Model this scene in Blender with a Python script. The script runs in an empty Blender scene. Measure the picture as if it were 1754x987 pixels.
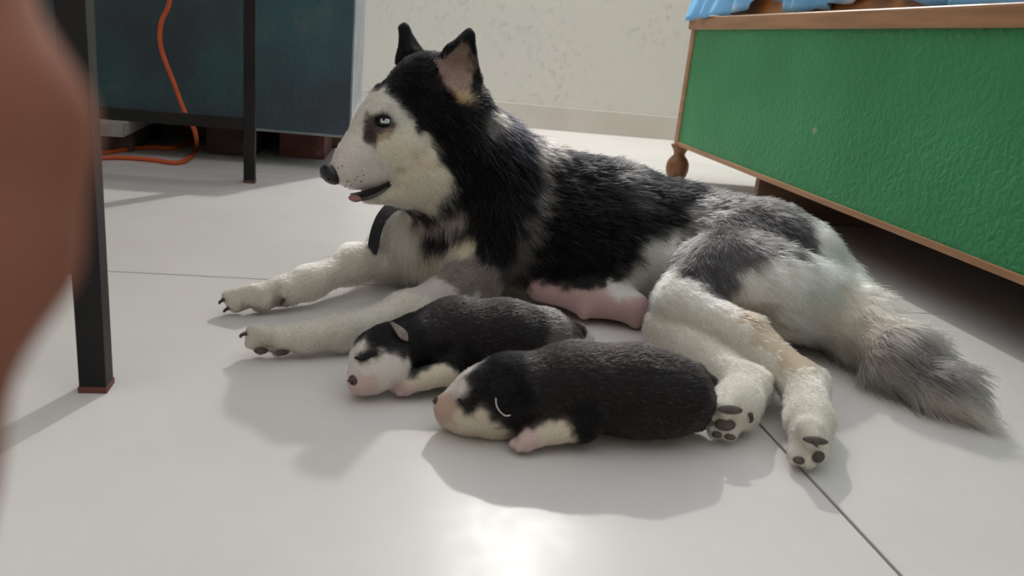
import bpy, bmesh, math, random
import numpy as np
from mathutils import Vector, Matrix

random.seed(7)
RNG = np.random.default_rng(11)
scene = bpy.context.scene
COL = scene.collection

# ------------------------------------------------------------------ camera
CAM_H = 0.34
YAW, PITCH, ROLL, FPX = 0.16980, 0.29514, -0.10200, 1371.05
CX, CY = 877.0, 493.5
def cam_axes():
    cy, sy, cp, sp = math.cos(YAW), math.sin(YAW), math.cos(PITCH), math.sin(PITCH)
    f = np.array([sy * cp, cy * cp, -sp]); r = np.array([cy, -sy, 0.0]); d = np.cross(f, r)
    cr, sr = math.cos(ROLL), math.sin(ROLL)
    return np.stack([cr * r + sr * d, -sr * r + cr * d, f])
AX = cam_axes()
EYE = np.array([0, 0, CAM_H])
cam_data = bpy.data.cameras.new('camera')
cam = bpy.data.objects.new('camera', cam_data); COL.objects.link(cam)
cam_data.sensor_width = 36.0
cam_data.lens = FPX / 1754.0 * 36.0
cam_data.clip_start = 0.01
m = np.eye(4); m[:3, 0] = AX[0]; m[:3, 1] = -AX[1]; m[:3, 2] = -AX[2]; m[:3, 3] = EYE
cam.matrix_world = Matrix(m.tolist())
cam_data.dof.use_dof = True
cam_data.dof.focus_distance = 1.02
cam_data.dof.aperture_fstop = 9.0
scene.camera = cam

# ------------------------------------------------------------------ light and exposure
LAMP = (0.71, 3.36, 2.13)
world = bpy.data.worlds.new('world'); scene.world = world; world.use_nodes = True
bg = world.node_tree.nodes['Background']
bg.inputs['Color'].default_value = (0.96, 0.97, 1.0, 1); bg.inputs['Strength'].default_value = 1.02
ld = bpy.data.lights.new('wall_bulb_light', 'POINT'); ld.energy = 152; ld.shadow_soft_size = 0.035; ld.color = (1.0, 0.985, 0.96)
lo = bpy.data.objects.new('wall_bulb_light', ld); lo.location = LAMP; COL.objects.link(lo)
scene.view_settings.view_transform = 'Standard'
scene.view_settings.look = 'None'
scene.view_settings.exposure = 0.0
scene.view_settings.gamma = 1.0
scene.view_settings.use_curve_mapping = False

# ------------------------------------------------------------------ helpers
def ray(x, y): return AX.T @ np.array([(x - CX) / FPX, (y - CY) / FPX, 1.0])
def PY(x, y, Y):                      # the point seen at a pixel, at distance Y into the room
    v = ray(x, y); return EYE + v * (Y / v[1])
def PZ(x, y, z=0.0):                  # the point seen at a pixel, at height z
    v = ray(x, y); return EYE + v * ((z - CAM_H) / v[2])
def PX(x, y, X):
    v = ray(x, y); return EYE + v * (X / v[0])
def depth(p): return float(AX[2] @ (np.asarray(p) - EYE))
def mpp(p): return depth(p) / FPX     # metres per pixel at a point

def tag(o, label=None, cat=None, group=None, kind=None):
    if label: o['label'] = label
    if cat: o['category'] = cat
    if group: o['group'] = group
    if kind: o['kind'] = kind
    return o
def empty(name, loc=(0, 0, 0), rz=0):
    o = bpy.data.objects.new(name, None); COL.objects.link(o); o.location = loc; o.rotation_euler.z = rz
    o.empty_display_size = 0.05
    return o
def link(name, me, mat, parent=None, smooth=False):
    o = bpy.data.objects.new(name, me); COL.objects.link(o)
    if mat is not None: me.materials.append(mat)
    if smooth: me.shade_smooth()
    if parent is not None:
        o.parent = parent
        o.matrix_parent_inverse = parent_matrix(parent).inverted()
    return o
def parent_matrix(p):
    mat = p.matrix_basis.copy()
    if p.parent is not None: mat = parent_matrix(p.parent) @ p.matrix_parent_inverse @ mat
    return mat
def mesh_np(name, V, F):
    me = bpy.data.meshes.new(name)
    me.from_pydata([tuple(map(float, v)) for v in V], [], [tuple(map(int, f)) for f in F]); me.update()
    return me
def bm_mesh(name, bm):
    bmesh.ops.recalc_face_normals(bm, faces=bm.faces)
    me = bpy.data.meshes.new(name); bm.to_mesh(me); bm.free(); return me
def box_bm(x0, x1, y0, y1, z0, z1, bevel=0.0, seg=2, bm=None):
    bm = bm or bmesh.new()
    r = bmesh.ops.create_cube(bm, size=1)
    bmesh.ops.scale(bm, vec=(x1 - x0, y1 - y0, z1 - z0), verts=r['verts'])
    bmesh.ops.translate(bm, vec=((x0 + x1) / 2, (y0 + y1) / 2, (z0 + z1) / 2), verts=r['verts'])
    if bevel > 0:
        es = list({e for v in r['verts'] for e in v.link_edges})
        bmesh.ops.bevel(bm, geom=es, offset=bevel, segments=seg, profile=0.6, affect='EDGES')
    return bm
def box(name, b, mat, parent=None, bevel=0.0, seg=2):
    return link(name, bm_mesh(name, box_bm(*b, bevel=bevel, seg=seg)), mat, parent)
def lathe(name, prof, mat, parent=None, loc=(0, 0, 0), n=24):
    V = []; F = []
    for r, z in prof:
        for k in range(n):
            a = 2 * math.pi * k / n; V.append((loc[0] + r * math.cos(a), loc[1] + r * math.sin(a), loc[2] + z))
    for i in range(len(prof) - 1):
        for k in range(n):
            k2 = (k + 1) % n; F.append((i * n + k, i * n + k2, (i + 1) * n + k2, (i + 1) * n + k))
    F.append(tuple(range(n - 1, -1, -1))); F.append(tuple(range((len(prof) - 1) * n, len(prof) * n)))
    return link(name, mesh_np(name, V, F), mat, parent, smooth=True)
def catmull(pts, sub=8):
    P = [np.array(p, float) for p in pts]; P = [2 * P[0] - P[1]] + P + [2 * P[-1] - P[-2]]; out = []
    for i in range(1, len(P) - 2):
        for k in range(sub):
            t = k / sub; a, b, c, d = P[i - 1:i + 3]
            out.append(0.5 * (2 * b + (c - a) * t + (2 * a - 5 * b + 4 * c - d) * t * t + (3 * b - a - 3 * c + d) * t ** 3))
    out.append(P[-2]); return np.array(out)
def tube_mesh(name, path, rad, n=10):
    path = np.asarray(path, float); N = len(path); rad = np.broadcast_to(np.asarray(rad, float), (N,))
    T = np.gradient(path, axis=0); T /= np.linalg.norm(T, axis=1)[:, None]
    up = np.array([0, 0, 1.0]) if abs(T[0][2]) < .9 else np.array([1.0, 0, 0])
    V = []; F = []; u = np.cross(T[0], up); u /= np.linalg.norm(u)
    for i in range(N):
        u = u - T[i] * (u @ T[i]); u /= np.linalg.norm(u); w = np.cross(T[i], u)
        for k in range(n):
            a = 2 * math.pi * k / n; V.append(path[i] + rad[i] * (math.cos(a) * u + math.sin(a) * w))
    for i in range(N - 1):
        for k in range(n):
            k2 = (k + 1) % n; F.append((i * n + k, i * n + k2, (i + 1) * n + k2, (i + 1) * n + k))
    F.append(tuple(range(n - 1, -1, -1))); F.append(tuple(range((N - 1) * n, N * n)))
    return mesh_np(name, V, F)
def blob(name, c, axes, mat, parent, u=14, v=10):
    """ellipsoid with given centre and three semi-axis vectors"""
    c = np.asarray(c); A = [np.asarray(a) for a in axes]; V = []; F = []
    for i in range(v + 1):
        th = math.pi * i / v
        for k in range(u):
            ph = 2 * math.pi * k / u
            V.append(c + A[0] * math.sin(th) * math.cos(ph) + A[1] * math.sin(th) * math.sin(ph) + A[2] * math.cos(th))
    for i in range(v):
        for k in range(u):
            k2 = (k + 1) % u; F.append((i * u + k, (i + 1) * u + k, (i + 1) * u + k2, i * u + k2))
    return link(name, mesh_np(name, V, F), mat, parent, smooth=True)

# ------------------------------------------------------------------ materials
def new_mat(name):
    mt = bpy.data.materials.new(name); mt.use_nodes = True
    return mt, mt.node_tree.nodes, mt.node_tree.links, mt.node_tree.nodes['Principled BSDF']
def lin(c):
    return tuple(((x / 255) / 12.92 if x / 255 <= .04045 else ((x / 255 + .055) / 1.055) ** 2.4) for x in c) + (1,)
def noise_mat(name, c1, c2, scale=8, rough=.6, bump=0.0, bscale=None, detail=4, stretch=(1, 1, 1), spec=.5, lo=.35, hi=.65, bdist=.01, c3=None, metal=0.0, coat=0.0):
    mt, N, L, B = new_mat(name)
    tc = N.new('ShaderNodeTexCoord'); mp = N.new('ShaderNodeMapping'); mp.inputs['Scale'].default_value = stretch
    L.new(tc.outputs['Object'], mp.inputs['Vector'])
    nz = N.new('ShaderNodeTexNoise'); nz.inputs['Scale'].default_value = scale; nz.inputs['Detail'].default_value = detail
    L.new(mp.outputs['Vector'], nz.inputs['Vector'])
    cr = N.new('ShaderNodeValToRGB'); cr.color_ramp.elements[0].position = lo; cr.color_ramp.elements[1].position = hi
    cr.color_ramp.elements[0].color = c1; cr.color_ramp.elements[1].color = c2
    if c3 is not None:
        e = cr.color_ramp.elements.new(min(.98, hi + .1)); e.color = c3
    L.new(nz.outputs['Fac'], cr.inputs['Fac']); L.new(cr.outputs['Color'], B.inputs['Base Color'])
    B.inputs['Roughness'].default_value = rough; B.inputs['Specular IOR Level'].default_value = spec; B.inputs['Metallic'].default_value = metal
    B.inputs['Coat Weight'].default_value = coat
    if bump > 0:
        n2 = N.new('ShaderNodeTexNoise'); n2.inputs['Scale'].default_value = bscale or scale; n2.inputs['Detail'].default_value = 3
        L.new(mp.outputs['Vector'], n2.inputs['Vector'])
        bp = N.new('ShaderNodeBump'); bp.inputs['Strength'].default_value = bump; bp.inputs['Distance'].default_value = bdist
        L.new(n2.outputs['Fac'], bp.inputs['Height']); L.new(bp.outputs['Normal'], B.inputs['Normal'])
    return mt

def tile_material():
    mt, N, L, B = new_mat('polished_tile')
    tc = N.new('ShaderNodeTexCoord')
    nz = N.new('ShaderNodeTexNoise'); nz.inputs['Scale'].default_value = 5; nz.inputs['Detail'].default_value = 6; nz.inputs['Roughness'].default_value = .65
    L.new(tc.outputs['Object'], nz.inputs['Vector'])
    cr = N.new('ShaderNodeValToRGB'); cr.color_ramp.elements[0].position = .3; cr.color_ramp.elements[1].position = .7
    cr.color_ramp.elements[0].color = (.60, .575, .55, 1); cr.color_ramp.elements[1].color = (.655, .63, .605, 1)
    L.new(nz.outputs['Fac'], cr.inputs['Fac']); L.new(cr.outputs['Color'], B.inputs['Base Color'])
    n2 = N.new('ShaderNodeTexNoise'); n2.inputs['Scale'].default_value = 34; n2.inputs['Detail'].default_value = 7
    L.new(tc.outputs['Object'], n2.inputs['Vector'])
    mr = N.new('ShaderNodeMapRange'); mr.inputs['From Min'].default_value = .35; mr.inputs['From Max'].default_value = .7
    mr.inputs['To Min'].default_value = .30; mr.inputs['To Max'].default_value = .35
    L.new(n2.outputs['Fac'], mr.inputs['Value']); L.new(mr.outputs['Result'], B.inputs['Roughness'])
    n3 = N.new('ShaderNodeTexNoise'); n3.inputs['Scale'].default_value = 22; n3.inputs['Detail'].default_value = 2
    L.new(tc.outputs['Object'], n3.inputs['Vector'])
    bp = N.new('ShaderNodeBump'); bp.inputs['Strength'].default_value = .12; bp.inputs['Distance'].default_value = .004
    L.new(n3.outputs['Fac'], bp.inputs['Height']); L.new(bp.outputs['Normal'], B.inputs['Normal'])
    B.inputs['Specular IOR Level'].default_value = .2
    return mt
def wall_material():
    mt, N, L, B = new_mat('stained_plaster')
    tc = N.new('ShaderNodeTexCoord')
    big = N.new('ShaderNodeTexNoise'); big.inputs['Scale'].default_value = 2.6; big.inputs['Detail'].default_value = 3
    fine = N.new('ShaderNodeTexNoise'); fine.inputs['Scale'].default_value = 26; fine.inputs['Detail'].default_value = 7; fine.inputs['Roughness'].default_value = .75
    for n in (big, fine): L.new(tc.outputs['Object'], n.inputs['Vector'])
    r1 = N.new('ShaderNodeMapRange'); r1.inputs['From Min'].default_value = .42; r1.inputs['From Max'].default_value = .62
    r2 = N.new('ShaderNodeMapRange'); r2.inputs['From Min'].default_value = .52; r2.inputs['From Max'].default_value = .68
    L.new(big.outputs['Fac'], r1.inputs['Value']); L.new(fine.outputs['Fac'], r2.inputs['Value'])
    mu = N.new('ShaderNodeMath'); mu.operation = 'MULTIPLY'; L.new(r1.outputs['Result'], mu.inputs[0]); L.new(r2.outputs['Result'], mu.inputs[1])
    m2 = N.new('ShaderNodeMath'); m2.operation = 'MULTIPLY'; m2.inputs[1].default_value = .6; L.new(mu.outputs[0], m2.inputs[0])
    mx = N.new('ShaderNodeMix'); mx.data_type = 'RGBA'
    mx.inputs['A'].default_value = (.60, .585, .535, 1); mx.inputs['B'].default_value = (.25, .25, .23, 1)
    L.new(m2.outputs[0], mx.inputs['Factor']); L.new(mx.outputs['Result'], B.inputs['Base Color'])
    B.inputs['Roughness'].default_value = .8
    bp = N.new('ShaderNodeBump'); bp.inputs['Strength'].default_value = .25; bp.inputs['Distance'].default_value = .004
    L.new(fine.outputs['Fac'], bp.inputs['Height']); L.new(bp.outputs['Normal'], B.inputs['Normal'])
    return mt
def green_material():
    mt, N, L, B = new_mat('green_hammered_laminate')
    tc = N.new('ShaderNodeTexCoord')
    vo = N.new('ShaderNodeTexNoise'); vo.inputs['Scale'].default_value = 75; vo.inputs['Detail'].default_value = 1.5; vo.inputs['Distortion'].default_value = .6
    nz = N.new('ShaderNodeTexNoise'); nz.inputs['Scale'].default_value = 3; nz.inputs['Detail'].default_value = 5
    wn = N.new('ShaderNodeTexNoise'); wn.inputs['Scale'].default_value = 14; wn.inputs['Detail'].default_value = 2
    for n in (vo, nz, wn): L.new(tc.outputs['Object'], n.inputs['Vector'])
    cr = N.new('ShaderNodeValToRGB'); cr.color_ramp.elements[0].position = .3; cr.color_ramp.elements[1].position = .7
    cr.color_ramp.elements[0].color = (.027, .20, .072, 1); cr.color_ramp.elements[1].color = (.044, .255, .10, 1)
    L.new(nz.outputs['Fac'], cr.inputs['Fac'])
    rg = N.new('ShaderNodeMapRange'); rg.inputs['From Min'].default_value = .735; rg.inputs['From Max'].default_value = .78
    L.new(wn.outputs['Fac'], rg.inputs['Value'])
    mx = N.new('ShaderNodeMix'); mx.data_type = 'RGBA'; mx.inputs['B'].default_value = (.30, .33, .26, 1)
    L.new(rg.outputs['Result'], mx.inputs['Factor']); L.new(cr.outputs['Color'], mx.inputs['A'])
    L.new(mx.outputs['Result'], B.inputs['Base Color'])
    B.inputs['Roughness'].default_value = .5; B.inputs['Specular IOR Level'].default_value = .25
    bp = N.new('ShaderNodeBump'); bp.inputs['Strength'].default_value = .7; bp.inputs['Distance'].default_value = .006
    L.new(vo.outputs['Fac'], bp.inputs['Height']); L.new(bp.outputs['Normal'], B.inputs['Normal'])
    return mt
def teal_material():
    return noise_mat('scuffed_teal_paint', (.030, .040, .055, 1), (.030, .085, .095, 1), scale=4.5, rough=.6, bump=.6, bscale=90, detail=7, lo=.38, hi=.6, c3=(.085, .105, .11, 1), bdist=.004)

M = {}
M['tile'] = tile_material()
M['grout'] = noise_mat('dark_grout', (.010, .009, .008, 1), (.018, .016, .014, 1), scale=40, rough=.95, spec=.1)
M['wall'] = wall_material()
M['skirting'] = noise_mat('skirting_tile', (.52, .485, .43, 1), (.58, .545, .49, 1), scale=6, rough=.35)
M['green'] = green_material()
M['wood'] = noise_mat('brown_wood_trim', (.25, .115, .045, 1), (.36, .18, .080, 1), scale=9, rough=.42, stretch=(6, .5, 6), detail=6, bump=.15, bscale=20, bdist=.003)
M['orange_wood'] = noise_mat('orange_varnished_wood', (.36, .135, .032, 1), (.50, .21, .060, 1), scale=7, rough=.35, stretch=(5, .5, 5), detail=6)
M['foot_wood'] = noise_mat('turned_wood', (.15, .06, .02, 1), (.26, .115, .042, 1), scale=14, rough=.4, stretch=(4, 4, .8), detail=6)
M['dark_wood'] = noise_mat('dark_brown_board', (.10, .050, .030, 1), (.16, .085, .050, 1), scale=10, rough=.55, stretch=(.6, 3, 4), detail=5)
M['steel'] = noise_mat('black_painted_steel', (.005, .005, .0055, 1), (.011, .010, .010, 1), scale=18, rough=.55, bump=.1, bscale=60, bdist=.002, spec=.3)
M['teal'] = teal_material()
M['alu'] = noise_mat('aluminium_strip', (.22, .25, .28, 1), (.32, .35, .38, 1), scale=12, rough=.45, metal=.3)
M['brick'] = noise_mat('red_brick', (.095, .032, .026, 1), (.17, .058, .045, 1), scale=16, rough=.9, bump=.5, bscale=50, c3=(.22, .12, .10, 1), bdist=.006)
M['pale_block'] = noise_mat('pale_cement_block', (.30, .28, .25, 1), (.46, .43, .39, 1), scale=18, rough=.9, bump=.4, bscale=60, bdist=.004)
M['cord'] = noise_mat('orange_rubber', (.55, .085, .018, 1), (.68, .115, .025, 1), scale=20, rough=.5)
M['sheet'] = noise_mat('light_blue_sheet', (.16, .42, .72, 1), (.23, .52, .82, 1), scale=9, rough=.85, c3=(.60, .70, .80, 1), hi=.62)
M['tabletop'] = noise_mat('table_board', (.16, .10, .06, 1), (.23, .15, .09, 1), scale=8, rough=.5, stretch=(1, 6, 1))
M['crumb'] = noise_mat('dark_speck', (.04, .03, .02, 1), (.07, .05, .03, 1), scale=30, rough=.9)

# ------------------------------------------------------------------ the room
TILE_X0, TILE_Y0 = 0.383, 1.083       # a joint crossing
def build_room():
    fl = box('floor', (-3.2, 3.2, -1.4, 3.46, -0.05, -0.006), M['grout']); tag(fl, kind='structure')
    g = 0.0017
    for i in range(-3, 2):
        for j in range(-4, 3):
            x0 = TILE_X0 + i * 1.6; y0 = TILE_Y0 + j * 0.8
            x1, y1 = x0 + 1.6, min(y0 + 0.8, 3.46)
            x0, x1 = max(x0, -3.2), min(x1, 3.2); y0 = max(y0, -1.4)
            if x1 - x0 < .05 or y1 - y0 < .05: continue
            o = box('tile', (x0 + g, x1 - g, y0 + g, y1 - g, -0.012, 0.0), M['tile'], fl, bevel=.0008, seg=1)
    w = box('wall_far', (-3.2, 3.2, 3.46, 3.58, -0.05, 2.9), M['wall']); tag(w, kind='structure')
    b = box('baseboard_far', (-3.2, 3.2, 3.448, 3.46, 0.0, 0.10), M['skirting'], bevel=.002); tag(b, kind='structure')
    r = box('wall_right', (3.2, 3.3, -1.4, 3.58, -0.05, 2.9), M['wall']); tag(r, kind='structure')
    n = box('wall_near', (-3.2, 3.2, -1.5, -1.4, -0.05, 2.9), M['wall']); tag(n, kind='structure')
    l = box('wall_left', (-3.3, -3.2, -1.4, 3.58, -0.05, 2.9), M['wall']); tag(l, kind='structure')
build_room()

# ------------------------------------------------------------------ bed
def build_bed():
    BX, Y0, Y1, ZB, ZT = 0.850, 0.30, 2.335, 0.102, 0.428
    W = 1.15
    bed = empty('bed', (BX + W / 2, (Y0 + Y1) / 2, 0))
    tag(bed, 'wooden box bed with textured green side panel and turned wooden foot', 'bed')
    box('side_panel', (BX, BX + .02, Y0, Y1 - .028, ZB + .008, ZT), M['green'], bed)
    box('end_panel', (BX + .012, BX + W, Y1 - .022, Y1 - .004, ZB + .008, ZT), M['green'], bed)
    box('far_side_panel', (BX + W - .02, BX + W, Y0, Y1, ZB + .008, ZT), M['green'], bed)
    box('head_panel', (BX, BX + W, Y0, Y0 + .02, ZB + .008, ZT), M['green'], bed)
    box('corner_strip', (BX - .004, BX + .024, Y1 - .030, Y1, ZB, ZT + .002), M['wood'], bed, bevel=.003)
    box('bottom_strip', (BX - .004, BX + .016, Y0, Y1 - .026, ZB - .004, ZB + .008), M['wood'], bed, bevel=.002)
    box('base_board', (BX + .02, BX + W - .02, Y0 + .02, Y1 - .03, ZB + .008, ZB + .022), M['dark_wood'], bed)
    box('top_rail', (BX - .012, BX + .055, Y0, Y1 + .008, ZT, ZT + .034), M['wood'], bed, bevel=.006, seg=3)
    box('end_rail', (BX + .055, BX + W, Y1 - .05, Y1 + .008, ZT, ZT + .034), M['wood'], bed, bevel=.006, seg=3)
    box('fascia_board', (BX + .055, BX + .085, Y0, Y1 - .06, ZT + .02, ZT + .30), M['orange_wood'], bed, bevel=.004)
    box('mattress_platform', (BX + .085, BX + W - .02, Y0, Y1 - .065, ZT, ZT + .26), M['orange_wood'], bed, bevel=.004)
    prof = [(.016, 0), (.025, .001), (.030, .008), (.0335, .020), (.035, .032), (.034, .044), (.030, .055), (.023, .064), (.0175, .069), (.0170, .074), (.020, .083), (.026, .092), (.030, .1005)]
    for (fx, fy) in ((BX + .012, Y1 - .020), (BX + W - .03, Y1 - .03), (BX + W - .03, Y0 + .05), (BX + .014, Y0 + .05)):
        lathe('foot', [(a * .98, z) for a, z in prof], M['foot_wood'], bed, (fx, fy, 0))
    # the sheet: lies on the platform and hangs over the rail in loose folds
    hp = [PX(x, y, BX + .025) for (x, y) in ((1160, 56), (1166, 50), (1176, 42), (1200, 38), (1240, 31), (1268, 24), (1288, 6), (1300, -8), (1312, -4), (1328, 12), (1345, 22), (1368, 18), (1405, 12), (1438, 4), (1465, -8), (1515, -8), (1560, 4), (1640, 13), (1700, 13), (1754, 16), (1850, 20))]
    hy = np.array([p[1] for p in hp]); hz = np.array([p[2] for p in hp]); od = np.argsort(hy)
    def hem(s): return float(np.interp(Y1 + .035 - s, hy[od], hz[od])) + .0025 * math.sin(s * 70)
    n, k = 220, 26; V = []; F = []
    L = Y1 - Y0 + .06
    for i in range(n + 1):
        s = L * i / n; y = Y1 + .035 - s
        zb = hem(s); zt = ZT + .30 + .006
        for j in range(k + 1):
            t = j / k
            if t < .3:
                x = BX + .55 - t / .3 * .50; z = zt + .004 * math.sin(s * 30 + t * 20)
            else:
                u = (t - .3) / .7
                fold = (.012 * math.sin(s * 38 + 2 * math.sin(s * 7)) + .008 * math.sin(s * 83 + u * 3)) * u
                near = .028 if s > .33 else .03
                x = BX + .050 - .012 * min(1, u * 3) - fold - (.052 * u ** 1.2 * min(1, max(0, .34 - s) / .12))
                z = zt + (zb - zt) * u ** .92
                if s < .16: y2 = y + .02 * u * math.sin(s * 50)
            V.append((x, y, z))
    for i in range(n):
        for j in range(k):
            a = i * (k + 1) + j; F.append((a, a + 1, a + k + 2, a + k + 1))
    o = link('bed_sheet', mesh_np('bed_sheet', V, F), M['sheet'], None, smooth=True)
    sm = o.modifiers.new('thickness', 'SOLIDIFY'); sm.thickness = .0016; sm.offset = 0
    tag(o, 'light blue bed sheet hanging over the top rail of the bed', 'bed sheet')
    # support board under the middle of the bed
    c = PZ(1283, 376)
    box('support_board', (BX + .004, BX + W - .03, float(c[1]), float(c[1]) + .02, 0.0, ZB + .008), M['dark_wood'], bed, bevel=.002)
build_bed()

# ------------------------------------------------------------------ steel table
def build_table():
    a = np.array([-0.2535, 0.722]); b = np.array([-0.290, 1.775])
    ang = math.atan2(b[1] - a[1], b[0] - a[0]) - math.pi / 2
    t = empty('steel_table', (a[0], a[1], 0), ang); tag(t, 'black steel table frame with square legs beside the orange cord', 'table')
    bpy.context.view_layer.update()
    Lg = float(np.linalg.norm(b - a)); w = .0115; D = 1.15
    Mx = parent_matrix(t)
    def part(name, b_, mat, bev=.0012):
        bm = box_bm(*b_, bevel=bev, seg=2)
        bmesh.ops.transform(bm, matrix=Mx, verts=bm.verts)
        return link(name, bm_mesh(name, bm), mat, t)
    for (x, y) in ((0, 0), (0, Lg), (-D, 0), (-D, Lg)):
        lg = part('leg', (x - w, x + w, y - w, y + w, 0.002, .72), M['steel'])
        bm = box_bm(x - w - .0008, x + w + .0008, y - w - .0008, y + w + .0008, 0.0, .006, bevel=.0008); bmesh.ops.transform(bm, matrix=Mx, verts=bm.verts)
        link('leg_cap', bm_mesh('leg_cap', bm), M['brick'], lg)
    for y in (0, Lg):
        part('crossbar', (-D + w, -w, y - w, y + w, .112, .136), M['steel'])
        part('apron', (-D + w, -w, y - w, y + w, .697, .72), M['steel'])
    for x in (0, -D): part('apron', (x - w, x + w, w, Lg - w, .697, .72), M['steel'])
    part('table_top', (-D - .03, .03, -.03, Lg + .03, .72, .738), M['tabletop'])
build_table()

# ------------------------------------------------------------------ teal cabinet on bricks, cord
def build_trunk():
    Z0, Z1, W, Dp = .088, .425, 1.15, .42
    pr = PZ(600, 233, Z0); ang = -.020
    c = empty('trunk', (pr[0], pr[1], 0), ang); tag(c, 'scuffed dark teal metal trunk with a paler end raised on bricks', 'trunk')
    Mx = parent_matrix(c)
    def part(name, b_, mat, bev=.002, par=None):
        bm = box_bm(*b_, bevel=bev); bmesh.ops.transform(bm, matrix=Mx, verts=bm.verts)
        return link(name, bm_mesh(name, bm), mat, par or c)
    part('body', (-W, -.003, .0, Dp, Z0, Z1), M['teal'])
    part('end_panel', (-.004, .001, .003, Dp - .003, Z0 + .002, Z1 - .002), M['alu'], .0008)
    lid = part('lid', (-W - .004, .004, -.004, Dp + .004, Z1 + .001, Z1 + .055), M['teal'], .006)
    part('bottom_rail', (-W, -.006, .006, .020, Z0 - .007, Z0 + .001), M['alu'])
    for x in (-.35, -.85):
        h = part('hasp', (x - .02, x + .02, -.012, -.004, Z1 - .02, Z1 + .03), M['alu'], .002)
    def lone(name, b_, mat, label, rz, at, bev=.003, z=0, cat='brick'):
        me = bm_mesh(name, box_bm(*b_, bevel=bev, seg=2))
        for v in me.vertices: v.co += Vector((random.uniform(-1, 1), random.uniform(-1, 1), random.uniform(-.3, .3))) * .0007
        o = link(name, me, mat); o.location = (at[0], at[1], z); o.rotation_euler.z = rz
        return tag(o, label, cat)
    B = PZ(478, 268)
    lone('brick', (0, .115, 0, .20, 0, .0795), M['brick'], 'red brick under the trunk corner just behind the dog nose', -.03, B)
    n_, f_ = PZ(178, 216, .068), PZ(243, 191, .068); d_ = f_ - n_; L_ = float(np.linalg.norm(d_[:2]))
    rz = math.atan2(d_[1], d_[0]); 
    lone('cement_block', (-.02, L_, -.045, .045, 0, .032), M['pale_block'], 'pale cement block propped on a dark brick under the trunk', rz, n_, z=.0475, cat='block')
    lone('brick', (.075, L_ + .06, -.04, .05, 0, .0465), M['dark_brick'], 'dark brick lying flat beneath the pale cement block', rz, n_)
    lone('brick', (0, .115, 0, .21, 0, .0795), M['dark_brick'], 'dark brick in the shade under the middle of the trunk', -.03, (pr[0] - .36, pr[1] + .12))
    lone('light_blocker', (-1.08, -.02, .385, .41, 0, .0795), M['dark_wood'], 'added dark board on edge blocking light under the back of the trunk', ang, (pr[0], pr[1]), cat='light_blocker')  # added board, keeps light from behind from passing beneath the trunk
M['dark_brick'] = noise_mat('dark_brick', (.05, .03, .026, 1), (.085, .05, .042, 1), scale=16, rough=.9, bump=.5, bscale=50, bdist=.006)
build_trunk()

def build_cord():
    pts = [PY(300, -190, 1.93), PY(296, -90, 1.93), PY(291, 0, 1.93), PY(276, 40, 1.93), PY(276, 82, 1.93), PY(297, 140, 1.93), PY(316, 190, 1.92), PY(334, 225, 1.91)]
    fl = [(336, 254, .006), (322, 272, .0052), (300, 279, .0052), (262, 274, .0052), (205, 270, .0052), (150, 271, .0052), (120, 268, .0052), (125, 262, .0052), (180, 261, .0052), (225, 255, .0052), (262, 252, .0052), (300, 253, .0052), (330, 240, .0052)]
    pts += [PZ(*f) for f in fl]
    o = link('power_cord', tube_mesh('power_cord', catmull(pts, 8), .0050, 10), M['cord'], None, smooth=True)
    tag(o, 'orange power cord hanging behind the table and looping on the floor', 'cord')
build_cord()
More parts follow.
